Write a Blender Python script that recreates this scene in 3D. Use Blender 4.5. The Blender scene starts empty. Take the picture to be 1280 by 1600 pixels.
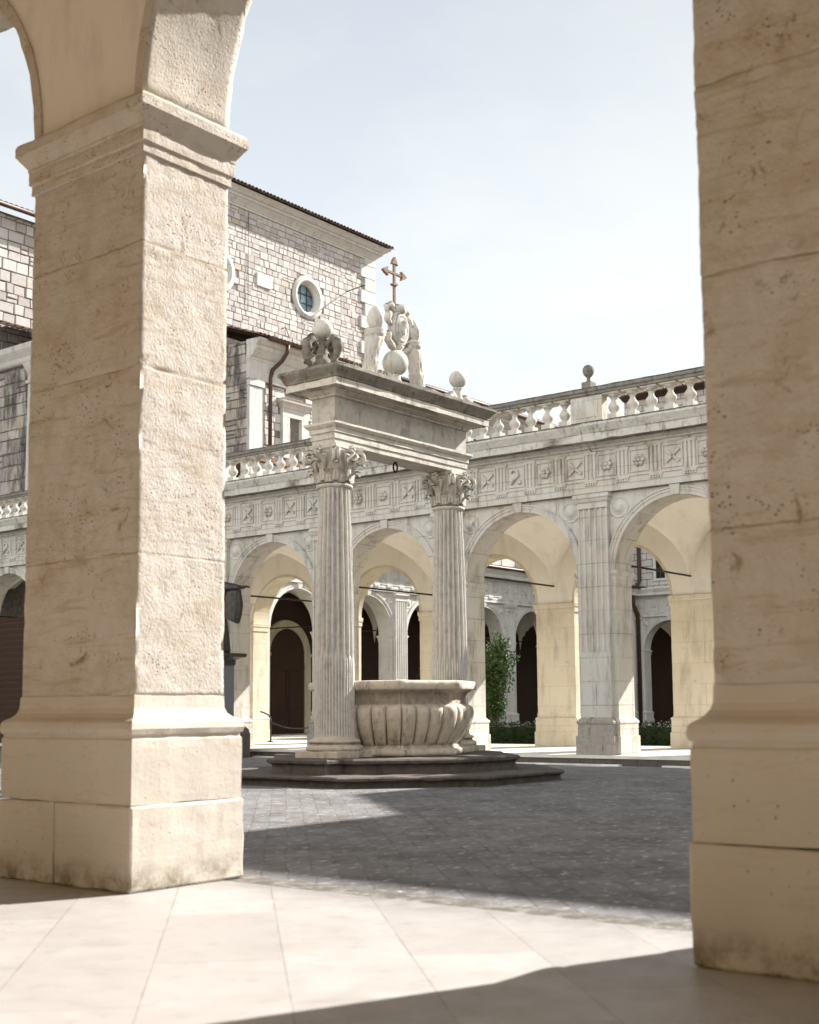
import bpy, math, random
from mathutils import Matrix, Vector, noise
random.seed(7)
sc = bpy.context.scene
COL = sc.collection
pi = math.pi
def R(d): return math.radians(d)

# ------------------------------------------------------------------ camera
cam_d = bpy.data.cameras.new("camera")
cam = bpy.data.objects.new("camera", cam_d); COL.objects.link(cam)
cam_d.sensor_fit = 'HORIZONTAL'; cam_d.sensor_width = 36.0
cam_d.lens = 2010.78 / 1280 * 36
cam_d.shift_x = -0.0008; cam_d.shift_y = 0.0612
cam_d.clip_start = 0.05; cam_d.clip_end = 3000
yaw, pit, rol = 0.669058, 0.113062, -0.0073935
F = Vector((math.cos(yaw)*math.cos(pit), math.sin(yaw)*math.cos(pit), math.sin(pit)))
Rt = Vector((math.sin(yaw), -math.cos(yaw), 0)); U = Rt.cross(F)
c_, s_ = math.cos(rol), math.sin(rol)
RR = Rt*c_ + U*s_; UU = U*c_ - Rt*s_
CAMH = 1.2
m = Matrix((RR, UU, -F)).transposed().to_4x4(); m.translation = Vector((0, 0, CAMH))
cam.matrix_world = m
cam_d.dof.use_dof = True; cam_d.dof.focus_distance = 25.0; cam_d.dof.aperture_fstop = 2.9
sc.camera = cam

# ------------------------------------------------------------------ light
to_sun = Vector((1.0, -0.365, 0.75)).normalized()
elev = math.asin(to_sun.z); rot = math.atan2(to_sun.x, to_sun.y)
sun_d = bpy.data.lights.new("sun", 'SUN'); sun = bpy.data.objects.new("sun", sun_d); COL.objects.link(sun)
sun_d.energy = 5.0; sun_d.angle = R(0.5); sun_d.color = (1.0, 0.965, 0.925)
sun.rotation_euler = to_sun.to_track_quat('Z', 'Y').to_euler(); sun.location = (0, 0, 60)
w = bpy.data.worlds.new("World"); sc.world = w; w.use_nodes = True
nt = w.node_tree; nt.nodes.clear()
def wn(t): return nt.nodes.new(t)
out = wn('ShaderNodeOutputWorld'); bg = wn('ShaderNodeBackground')
sky = wn('ShaderNodeTexSky'); sky.sky_type = 'NISHITA'; sky.sun_disc = False
sky.sun_elevation = elev; sky.sun_rotation = rot; sky.altitude = 500; sky.dust_density = 1.4
tc = wn('ShaderNodeTexCoord'); mp = wn('ShaderNodeMapping'); mp.inputs['Scale'].default_value = (1.6, 1.6, 4.0)
nz = wn('ShaderNodeTexNoise'); nz.inputs['Scale'].default_value = 1.3; nz.inputs['Detail'].default_value = 7; nz.inputs['Roughness'].default_value = .58
cr = wn('ShaderNodeValToRGB'); cr.color_ramp.elements[0].position = .36; cr.color_ramp.elements[1].position = .56
cr.color_ramp.elements[0].color = (.76, .76, .76, 1); cr.color_ramp.elements[1].color = (.96, .96, .96, 1)
mx = wn('ShaderNodeMix'); mx.data_type = 'RGBA'
# thin bright cloud: whiter and denser low over the horizon, thinner overhead
sx = wn('ShaderNodeSeparateXYZ'); nt.links.new(tc.outputs['Generated'], sx.inputs[0])
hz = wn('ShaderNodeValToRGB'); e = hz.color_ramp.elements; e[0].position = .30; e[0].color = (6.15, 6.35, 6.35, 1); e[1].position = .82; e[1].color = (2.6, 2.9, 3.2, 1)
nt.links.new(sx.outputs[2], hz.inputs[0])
# unseen sky behind the camera brightened, added fill for the shaded faces
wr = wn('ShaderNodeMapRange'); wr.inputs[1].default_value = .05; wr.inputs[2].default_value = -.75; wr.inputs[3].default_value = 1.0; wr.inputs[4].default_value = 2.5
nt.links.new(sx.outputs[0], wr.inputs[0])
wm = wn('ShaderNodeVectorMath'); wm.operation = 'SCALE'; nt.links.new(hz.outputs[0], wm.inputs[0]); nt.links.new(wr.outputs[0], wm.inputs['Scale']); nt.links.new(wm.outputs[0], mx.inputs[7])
nt.links.new(tc.outputs['Generated'], mp.inputs['Vector']); nt.links.new(mp.outputs[0], nz.inputs['Vector'])
nt.links.new(nz.outputs['Fac'], cr.inputs[0]); nt.links.new(cr.outputs[0], mx.inputs[0])
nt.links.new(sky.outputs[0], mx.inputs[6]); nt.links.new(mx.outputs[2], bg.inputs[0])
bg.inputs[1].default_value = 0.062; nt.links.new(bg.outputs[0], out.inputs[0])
sc.view_settings.view_transform = 'Standard'; sc.view_settings.look = 'None'
sc.view_settings.exposure = 1.45; sc.view_settings.gamma = 1.0
sc.cycles.max_bounces = 8; sc.cycles.diffuse_bounces = 5

# ------------------------------------------------------------------ materials
class MT:
    def __init__(s, name, rough=.85):
        s.m = bpy.data.materials.new(name); s.m.use_nodes = True; s.t = s.m.node_tree
        s.b = s.t.nodes['Principled BSDF']; s.b.inputs['Roughness'].default_value = rough
        s.b.inputs['Specular IOR Level'].default_value = .25
        g = s.n('ShaderNodeNewGeometry'); s.pos = g.outputs['Position']; s.nrm = g.outputs['Normal']
    def n(s, t): return s.t.nodes.new(t)
    def l(s, a, b): s.t.links.new(a, b)
    def mapv(s, scale=(1, 1, 1), rot=(0, 0, 0), v=None):
        k = s.n('ShaderNodeMapping'); k.inputs['Scale'].default_value = scale; k.inputs['Rotation'].default_value = rot
        s.l(v or s.pos, k.inputs['Vector']); return k.outputs[0]
    def noise(s, sc_, det=5, rough=.55, v=None, dist=0):
        k = s.n('ShaderNodeTexNoise'); k.inputs['Scale'].default_value = sc_; k.inputs['Detail'].default_value = det
        k.inputs['Roughness'].default_value = rough; k.inputs['Distortion'].default_value = dist
        s.l(v or s.pos, k.inputs['Vector']); return k.outputs['Fac']
    def voro(s, sc_, v=None, feat='F1'):
        k = s.n('ShaderNodeTexVoronoi'); k.feature = feat; k.inputs['Scale'].default_value = sc_
        s.l(v or s.pos, k.inputs['Vector']); return k
    def ramp(s, f, *stops):
        k = s.n('ShaderNodeValToRGB'); e = k.color_ramp.elements
        while len(e) < len(stops): e.new(.5)
        for q, (p, c) in zip(e, stops):
            q.position = p; q.color = (c, c, c, 1) if isinstance(c, (int, float)) else (*c, 1)
        s.l(f, k.inputs[0]); return k.outputs[0]
    def mix(s, f, a, b, mode='MIX'):
        k = s.n('ShaderNodeMix'); k.data_type = 'RGBA'; k.blend_type = mode
        for i, x in ((0, f), (6, a), (7, b)):
            if isinstance(x, (int, float)): k.inputs[i].default_value = x if i == 0 else (x, x, x, 1)
            elif isinstance(x, tuple): k.inputs[i].default_value = (*x, 1)
            else: s.l(x, k.inputs[i])
        return k.outputs[2]
    def math(s, op, a, b=0.0, c=None):
        k = s.n('ShaderNodeMath'); k.operation = op
        for i, x in enumerate((a, b) if c is None else (a, b, c)):
            if isinstance(x, (int, float)): k.inputs[i].default_value = x
            else: s.l(x, k.inputs[i])
        return k.outputs[0]
    def sep(s, v=None):
        k = s.n('ShaderNodeSeparateXYZ'); s.l(v or s.pos, k.inputs[0]); return k.outputs
    def comb(s, x, y, z=0.0):
        k = s.n('ShaderNodeCombineXYZ')
        for i, q in enumerate((x, y, z)):
            if isinstance(q, (int, float)): k.inputs[i].default_value = q
            else: s.l(q, k.inputs[i])
        return k.outputs[0]
    def wallv(s):
        o = s.sep(); return s.comb(s.math('ADD', o[0], o[1]), o[2])
    def brick(s, v, bw, rh, mortar, off=.5, freq=2):
        k = s.n('ShaderNodeTexBrick'); k.inputs['Scale'].default_value = 1; k.inputs['Brick Width'].default_value = bw
        k.inputs['Row Height'].default_value = rh; k.inputs['Mortar Size'].default_value = mortar
        k.inputs['Mortar Smooth'].default_value = .3; k.offset = off; k.offset_frequency = freq
        k.inputs['Color1'].default_value = (0, 0, 0, 1); k.inputs['Color2'].default_value = (1, 1, 1, 1); k.inputs['Mortar'].default_value = (.5, .5, .5, 1)
        s.l(v, k.inputs['Vector']); return k
    def bump(s, h, dist, strength=1.0, prev=None):
        k = s.n('ShaderNodeBump'); k.inputs['Distance'].default_value = dist; k.inputs['Strength'].default_value = strength
        s.l(h, k.inputs['Height'])
        if prev is not None: s.l(prev, k.inputs['Normal'])
        return k.outputs[0]
    def done(s, col, nrm=None):
        if isinstance(col, tuple): s.b.inputs['Base Color'].default_value = (*col, 1)
        else: s.l(col, s.b.inputs['Base Color'])
        if nrm is not None: s.l(nrm, s.b.inputs['Normal'])
        return s.m

def stone_pier():
    t = MT('pitted_cream_limestone', .9)
    big = t.noise(1.3, 5, .6); mid = t.noise(7, 6, .65)
    col = t.mix(big, (.475, .425, .37), (.585, .545, .50))
    col = t.mix(t.ramp(mid, (.35, 0.0), (.7, 1.0)), col, (.60, .555, .505))
    k = t.n('ShaderNodeValToRGB'); k.color_ramp.interpolation = 'CONSTANT'; e = k.color_ramp.elements
    for p_, c_ in ((.38, .15), (.57, .6), (.60, .6), (.75, .25)): q_ = e.new(p_); q_.color = (c_, c_, c_, 1)
    e[0].color = (.45, .45, .45, 1); e[-1].position = .86; e[-1].color = (.55, .55, .55, 1)
    t.l(t.math('DIVIDE', t.sep()[2], 6.0), k.inputs[0]); col = t.mix(t.math('MULTIPLY', k.outputs[0], .5), col, (.52, .45, .35))
    o_ = t.sep(); wob = t.math('MULTIPLY', t.math('SUBTRACT', t.noise(3.0, 4), .5), .05); zw = t.math('ADD', o_[2], wob)
    isl = t.math('GREATER_THAN', o_[1], 5.0); jm = None
    for zs_, flag in (((2.28, 3.60, 4.50), True), ((2.05, 3.30, 4.28), False)):
        a_ = None
        for z_ in zs_:
            q_ = t.math('COMPARE', zw, z_, .007); a_ = q_ if a_ is None else t.math('MAXIMUM', a_, q_)
        a_ = t.math('MULTIPLY', a_, isl if flag else t.math('SUBTRACT', 1.0, isl)); jm = a_ if jm is None else t.math('MAXIMUM', jm, a_)
    col = t.mix(t.math('MULTIPLY', jm, t.ramp(t.noise(4.0, 5), (.36, .05), (.60, .8))), col, (.27, .20, .13))
    mot = t.noise(1.9, 8, .72, None, .6); col = t.mix(t.ramp(mot, (.50, 0.0), (.72, .6)), col, (.40, .33, .25))
    bed = t.noise(2.2, 7, .7, t.mapv((.7, .7, 5.0)), 1.2)
    col = t.mix(t.ramp(bed, (.52, 0.0), (.66, .6)), col, (.37, .285, .18))
    pits = t.voro(26, t.mapv((1, 1, 1.5)))
    pn = t.noise(3.4, 5, .65)
    pm = t.math('MULTIPLY', t.ramp(pits.outputs['Distance'], (.09, 1.0), (.27, 0.0)), t.ramp(pn, (.50, 0.0), (.60, 1.0)))
    col = t.mix(t.ramp(t.noise(2.6, 7, .7), (.50, 0.0), (.72, .55)), col, (.36, .26, .15))
    stain = t.ramp(t.noise(5.0, 8, .75, None, .8), (.59, 0.0), (.67, .85))
    col = t.mix(stain, col, (.25, .18, .10)); col = t.mix(pm, col, (.17, .12, .07))
    zz = t.sep()[2]
    foot = t.math('MULTIPLY', t.ramp(zz, (.0, 1.0), (.30, 0.0)), t.ramp(t.noise(4.5, 6, .7), (.45, 0.0), (.62, .85)))
    col = t.mix(foot, col, (.12, .095, .045))
    h1 = t.noise(55, 7, .7, t.mapv((1, 1, .8))); h2 = t.noise(13, 5, .6)
    h3 = t.ramp(t.voro(38, t.mapv((1, 1, .8))).outputs['Distance'], (.0, 0.0), (.5, 1.0))
    h = t.math('SUBTRACT', t.math('ADD', t.math('MULTIPLY', h1, .9), t.math('ADD', t.math('MULTIPLY', h2, .5), t.math('MULTIPLY', h3, .25))), t.math('MULTIPLY', pm, .9))
    return t.done(col, t.bump(h, .0095, 1.0))
def stone_smooth():
    t = MT('smooth_cream_limestone', .8)
    big = t.noise(1.6, 5, .6)
    col = t.mix(big, (.475, .42, .35), (.575, .53, .465))
    bed = t.noise(2.5, 8, .7, t.mapv((.8, .8, 6.0)), 1.5)
    col = t.mix(t.ramp(bed, (.54, 0.0), (.66, .5)), col, (.44, .34, .22))
    st = t.ramp(t.noise(6, 8, .75, None, .6), (.62, 0.0), (.72, .7)); col = t.mix(st, col, (.30, .22, .13))
    pits = t.voro(19); pm = t.math('MULTIPLY', t.ramp(pits.outputs['Distance'], (.04, 1.0), (.18, 0.0)), t.ramp(t.noise(2.6, 4), (.52, 0.0), (.66, 1.0)))
    col = t.mix(pm, col, (.19, .13, .08))
    zz = t.sep()[2]
    foot = t.math('MULTIPLY', t.ramp(zz, (.0, 1.0), (.22, 0.0)), t.ramp(t.noise(4.5, 6, .7), (.42, 0.0), (.6, .9)))
    col = t.mix(foot, col, (.12, .095, .045))
    h = t.math('SUBTRACT', t.math('ADD', t.noise(35, 5, .6), t.noise(9, 4)), pm)
    return t.done(col, t.bump(h, .0035, .8))
def stone_facade(name, a, b, warm, joint=.5, streak=.5):
    t = MT(name, .85)
    big = t.noise(.7, 6, .6); mid = t.noise(4, 7, .68)
    col = t.mix(big, a, b)
    bk = t.brick(t.wallv(), 1.35, .62, .012)
    hid = t.noise(1.0, 1, .5, t.mapv((.9, .9, 1.6)))
    col = t.mix(t.ramp(hid, (.4, 0.0), (.62, .5)), col, warm)
    col = t.mix(t.math('MULTIPLY', bk.outputs['Color'], .22), col, warm)
    jn = t.ramp(t.noise(1.3, 5), (.36, .15), (.66, 1.0)); col = t.mix(t.math('MULTIPLY', t.math('MULTIPLY', bk.outputs['Fac'], jn), joint), col, (.17, .14, .11))
    st = t.noise(3.2, 8, .72, t.mapv((1, 1, .22)))
    col = t.mix(t.ramp(st, (.50, 0.0), (.70, streak)), col, (.20, .17, .135))
    col = t.mix(t.ramp(mid, (.60, 0.0), (.74, .55)), col, (.24, .20, .155))
    pits = t.voro(16); pm = t.math('MULTIPLY', t.ramp(pits.outputs['Distance'], (.05, 1.0), (.16, 0.0)), t.ramp(t.noise(1.8, 4), (.55, 0.0), (.68, 1.0)))
    col = t.mix(pm, col, (.12, .10, .08))
    h = t.math('SUBTRACT', t.math('ADD', t.noise(22, 5), t.noise(6, 4)), t.math('ADD', pm, t.math('MULTIPLY', bk.outputs['Fac'], .8)))
    return t.done(col, t.bump(h, .005, .8))
def stone_lichen(name, a, b, dark, amount=.5, up=True):
    t = MT(name, .9)
    col = t.mix(t.noise(2.2, 6, .6), a, b)
    col = t.mix(t.ramp(t.noise(9, 7, .7), (.48, 0.0), (.70, .6)), col, tuple(x*.62 for x in a))
    st = t.noise(5, 8, .72, t.mapv((1, 1, .25)))
    col = t.mix(t.ramp(st, (.54, 0.0), (.70, amount)), col, dark)
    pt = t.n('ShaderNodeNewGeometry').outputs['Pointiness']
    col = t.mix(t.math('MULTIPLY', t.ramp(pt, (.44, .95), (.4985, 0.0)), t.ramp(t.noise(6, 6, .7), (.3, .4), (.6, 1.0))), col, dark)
    if up:
        nzv = t.sep(t.nrm)[2]
        f = t.math('MULTIPLY', t.ramp(nzv, (.25, 0.0), (.7, 1.0)), t.ramp(t.noise(7, 7, .7), (.36, 0.0), (.52, .95)))
        col = t.mix(f, col, dark)
    pits = t.voro(30); pm = t.math('MULTIPLY', t.ramp(pits.outputs['Distance'], (.05, 1.0), (.2, 0.0)), t.ramp(t.noise(3, 4), (.52, 0.0), (.64, 1.0)))
    col = t.mix(pm, col, tuple(x*.9 for x in dark))
    h = t.math('SUBTRACT', t.math('ADD', t.noise(28, 5), t.noise(8, 5)), pm)
    return t.done(col, t.bump(h, .005, .9))
def plaster(name, a, b, dirt=.25):
    t = MT(name, .95)
    col = t.mix(t.noise(.9, 6, .6), a, b)
    st = t.noise(2.0, 7, .7, t.mapv((1, 1, .35)))
    col = t.mix(t.ramp(st, (.5, 0.0), (.75, dirt)), col, tuple(x*.55 for x in a))
    return t.done(col, t.bump(t.math('ADD', t.noise(40, 4), t.noise(4, 3)), .002, .6))
def simple(name, a, b, scale=8, rough=.7, bumpd=.004, metal=0.0, spec=.25):
    t = MT(name, rough); t.b.inputs['Metallic'].default_value = metal; t.b.inputs['Specular IOR Level'].default_value = spec
    n = t.noise(scale, 6, .65)
    return t.done(t.mix(t.ramp(n, (.35, 0.0), (.65, 1.0)), a, b), t.bump(n, bumpd, .7))
def mat_blocks():
    t = MT('rough_church_blocks', .95)
    r = t.n('ShaderNodeNewGeometry').outputs['Random Per Island']
    col = t.ramp(r, (.0, (.36, .325, .30)), (.35, (.47, .435, .41)), (.7, (.54, .505, .48)), (.95, (.44, .41, .385)), (1.0, (.46, .38, .29)))
    col = t.mix(t.ramp(t.noise(5, 7, .7), (.45, 0.0), (.7, .55)), col, (.36, .31, .27))
    return t.done(col, t.bump(t.math('ADD', t.noise(9, 6, .65), t.noise(2.5, 3)), .022, .9))
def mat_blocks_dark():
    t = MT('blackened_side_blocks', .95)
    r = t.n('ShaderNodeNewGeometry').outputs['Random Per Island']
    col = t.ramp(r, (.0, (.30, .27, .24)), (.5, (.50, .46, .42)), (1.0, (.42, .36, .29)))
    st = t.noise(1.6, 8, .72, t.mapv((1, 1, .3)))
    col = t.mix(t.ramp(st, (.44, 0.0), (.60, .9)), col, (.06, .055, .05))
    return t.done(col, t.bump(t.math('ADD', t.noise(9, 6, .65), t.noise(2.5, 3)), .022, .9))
def mat_wall_far():
    t = MT('coursed_wall_stone', .95)
    bk = t.brick(t.wallv(), .85, .42, .022)
    col = t.mix(t.noise(1.2, 6, .6), (.42, .38, .34), (.58, .54, .50))
    col = t.mix(t.math('MULTIPLY', bk.outputs['Color'], .35), col, (.36, .33, .30))
    col = t.mix(bk.outputs['Fac'], col, (.10, .09, .08))
    return t.done(col, t.bump(t.math('SUBTRACT', t.noise(8, 5), bk.outputs['Fac']), .03, .9))
def mat_floor():
    t = MT('polished_pale_floor', .42); t.b.inputs['Specular IOR Level'].default_value = .35
    v = t.mapv((1, 1, 1), (0, 0, R(-45.9)))
    sh = t.n('ShaderNodeVectorMath'); sh.operation = 'ADD'; t.l(v, sh.inputs[0]); sh.inputs[1].default_value = (.3, .22, 0); v = sh.outputs[0]
    bk = t.brick(v, 1.45, .62, .004, .37, 2)
    idn = t.n('ShaderNodeTexWhiteNoise')
    o = t.sep(v); iy = t.math('FLOOR', t.math('DIVIDE', o[1], .62))
    col = t.mix(bk.outputs['Color'], (.335, .315, .298), (.405, .383, .364))
    col = t.mix(t.ramp(t.noise(1.4, 7, .65, None, .8), (.42, 0.0), (.68, .5)), col, (.315, .285, .262))
    col = t.mix(t.ramp(t.noise(6, 8, .7), (.54, 0.0), (.70, .5)), col, (.24, .205, .18))
    ox = t.sep()[0]
    edge = t.math('MULTIPLY', t.ramp(t.math('SUBTRACT', ox, 5.9), (.05, 0.0), (.72, 1.0)), t.ramp(t.noise(3.5, 8, .72), (.34, .1), (.56, .85)))
    col = t.mix(edge, col, (.17, .155, .14))
    col = t.mix(t.math('MULTIPLY', bk.outputs['Fac'], t.ramp(t.noise(2.5, 4), (.34, .12), (.62, .75))), col, (.17, .135, .105))
    h = t.math('SUBTRACT', t.math('MULTIPLY', t.noise(3, 4), .5), t.math('MULTIPLY', bk.outputs['Fac'], .5))
    rg = t.ramp(t.noise(4, 5), (.3, .38), (.7, .62)); t.l(rg, t.b.inputs['Roughness'])
    return t.done(col, t.bump(h, .003, .8))
def mat_paving():
    t = MT('worn_courtyard_paving', .8)
    v = t.mapv((1, 1, 1), (0, 0, R(-44)))
    nzv = t.n('ShaderNodeTexNoise'); nzv.inputs['Scale'].default_value = 3; t.l(t.pos, nzv.inputs['Vector'])
    dv = t.n('ShaderNodeVectorMath'); dv.operation = 'MULTIPLY_ADD'; t.l(nzv.outputs['Color'], dv.inputs[0]); dv.inputs[1].default_value = (.085, .085, 0); t.l(v, dv.inputs[2])
    bk = t.brick(dv.outputs[0], .34, .19, .011)
    col = t.mix(t.noise(.6, 6, .6), (.135, .131, .129), (.235, .23, .228))
    col = t.mix(t.math('MULTIPLY', bk.outputs['Color'], .55), col, (.105, .092, .086))
    col = t.mix(t.ramp(t.noise(1.1, 7, .7), (.44, 0.0), (.64, .75)), col, (.080, .070, .065))
    streak = t.noise(5.5, 8, .75, t.mapv((.7, 2.2, 1), (0, 0, .9)))
    col = t.mix(t.ramp(streak, (.55, 0.0), (.66, .8)), col, (.30, .295, .30))
    col = t.mix(t.ramp(t.noise(7.5, 7, .72, t.mapv((.8, 1.5, 1), (0, 0, .8))), (.57, 0.0), (.65, .9)), col, (.40, .395, .40))
    col = t.mix(t.ramp(t.noise(.9, 8, .75, t.mapv((1, 1, 1), (0, 0, .5)), 1.0), (.58, 0.0), (.68, .4)), col, (.27, .265, .27))
    col = t.mix(t.math('MULTIPLY', bk.outputs['Fac'], t.ramp(t.noise(2.2, 4), (.40, .04), (.66, .6))), col, (.06, .055, .052))
    h = t.math('SUBTRACT', t.math('ADD', t.noise(6, 6), t.math('MULTIPLY', bk.outputs['Color'], .4)), t.math('MULTIPLY', bk.outputs['Fac'], .25))
    return t.done(col, t.bump(h, .007, 1.0))
def mat_tile():
    t = MT('old_roof_tile', .9)
    r = t.n('ShaderNodeNewGeometry').outputs['Random Per Island']
    col = t.ramp(r, (0, (.10, .065, .045)), (.5, (.20, .12, .075)), (1, (.28, .20, .15)))
    return t.done(t.mix(t.ramp(t.noise(3, 7, .7), (.4, 0.0), (.65, .8)), col, (.07, .055, .045)), t.bump(t.noise(12, 5), .02, .8))
def mat_leaf(name, a, b):
    t = MT(name, .62); t.b.inputs['Specular IOR Level'].default_value = .2
    r = t.n('ShaderNodeNewGeometry').outputs['Random Per Island']
    return t.done(t.mix(r, a, b))
def mat_glass(name, a, b):
    t = MT(name, .08); t.b.inputs['Specular IOR Level'].default_value = .9
    return t.done(t.mix(t.ramp(t.noise(1.4, 4), (.4, 0.0), (.6, 1.0)), a, b))
def mat_wood():
    t = MT('dark_door_wood', .6)
    return t.done(t.mix(t.noise(3, 6, .6, t.mapv((9, 9, .6))), (.030, .016, .010), (.075, .038, .022)), t.bump(t.noise(3, 6, .6, t.mapv((9, 9, .6))), .01, .7))

M = dict(
    pier=stone_pier(), smooth=stone_smooth(),
    facade=stone_facade('weathered_facade_limestone', (.46, .435, .39), (.60, .575, .525), (.50, .43, .345), .75, .85),
    inner=stone_facade('yellow_inner_limestone', (.56, .49, .365), (.64, .575, .46), (.54, .455, .32), .3, .5),
    white=stone_facade('pale_wing_limestone', (.49, .475, .45), (.60, .585, .56), (.51, .475, .42), .3, .5),
    stained=stone_lichen('damp_blackened_base', (.27, .24, .205), (.38, .345, .30), (.055, .046, .038), .97, False),
    well=stone_lichen('weathered_well_marble', (.455, .415, .355), (.575, .54, .48), (.11, .095, .075), .7, True),
    canopy=stone_lichen('dark_streaked_frieze_marble', (.36, .335, .29), (.49, .46, .41), (.10, .088, .07), .85, False),
    dirty=stone_lichen('grimy_facade_cornice', (.44, .41, .355), (.59, .56, .50), (.11, .09, .07), .9, True),
    cornice=stone_lichen('black_streaked_cornice_marble', (.45, .41, .345), (.58, .535, .465), (.07, .06, .048), .95, True),
    basin=stone_lichen('tan_basin_marble', (.44, .37, .29), (.58, .515, .43), (.10, .075, .06), .9, False),
    column=stone_lichen('streaked_column_marble', (.47, .44, .39), (.585, .555, .505), (.15, .132, .11), .7, False),
    lichen=stone_lichen('lichen_black_stone', (.12, .108, .088), (.29, .265, .22), (.035, .03, .024), .95, True),
    step=stone_lichen('dark_step_stone', (.085, .071, .06), (.145, .125, .105), (.035, .029, .024), .7, False),
    kerb=stone_lichen('worn_pale_kerb', (.22, .20, .18), (.33, .305, .28), (.10, .09, .075), .7, True),
    plaster=plaster('cream_vault_plaster', (.68, .63, .535), (.75, .705, .62), .4),
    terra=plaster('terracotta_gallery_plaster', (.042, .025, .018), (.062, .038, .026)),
    backwall=plaster('ochre_loggia_plaster', (.66, .55, .385), (.71, .60, .44), .25), spandrel=plaster('pale_spandrel_plaster', (.70, .65, .58), (.77, .72, .66), .5),
    blocks=mat_blocks(), blocksd=mat_blocks_dark(), mortar=simple('dark_recessed_mortar', (.13, .115, .10), (.24, .21, .185), 6, .95),
    farwall=mat_wall_far(), floor=mat_floor(), paving=mat_paving(), tile=mat_tile(),
    gfloor=simple('sunbleached_gallery_floor', (.60, .56, .50), (.70, .66, .60), 2.5, .6),
    iron=simple('dark_wrought_iron', (.025, .022, .020), (.05, .04, .034), 14, .6, .002, .4),
    pipe=simple('brown_copper_pipe', (.055, .030, .022), (.085, .045, .032), 6, .5, .002, .3),
    rust=simple('rusted_cross_iron', (.14, .078, .045), (.27, .165, .10), 22, .8, .006),
    bronze=simple('dark_cast_bronze', (.035, .030, .027), (.075, .062, .052), 9, .45, .006, .55, .5),
    granite=simple('grey_pedestal_granite', (.14, .145, .16), (.19, .195, .21), 30, .5, .003),
    wood=mat_wood(), dark=simple('unlit_room', (.012, .010, .009), (.022, .018, .016), 3, .9),
    leaf=mat_leaf('glossy_shrub_leaf', (.022, .050, .012), (.070, .125, .035)), hedge=mat_leaf('clipped_hedge_leaf', (.006, .013, .004), (.020, .038, .010)),
    bark=simple('shrub_bark', (.09, .065, .045), (.14, .10, .07), 12, .9),
    straw=mat_leaf('dry_straw', (.34, .30, .20), (.52, .48, .36)),
    soil=simple('garden_soil_and_grass', (.05, .07, .025), (.10, .09, .05), 3, .95, .02),
    earth=simple('stony_earth', (.20, .18, .14), (.28, .25, .20), .6, .95, .05),
    glass=mat_glass('painted_sky_reflection_glass', (.16, .28, .36), (.42, .56, .64)), bars=simple('window_lead_bars', (.05, .045, .04), (.08, .07, .06), 5, .7),  # pale blue sky reflection painted into the pane colour
)

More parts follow.
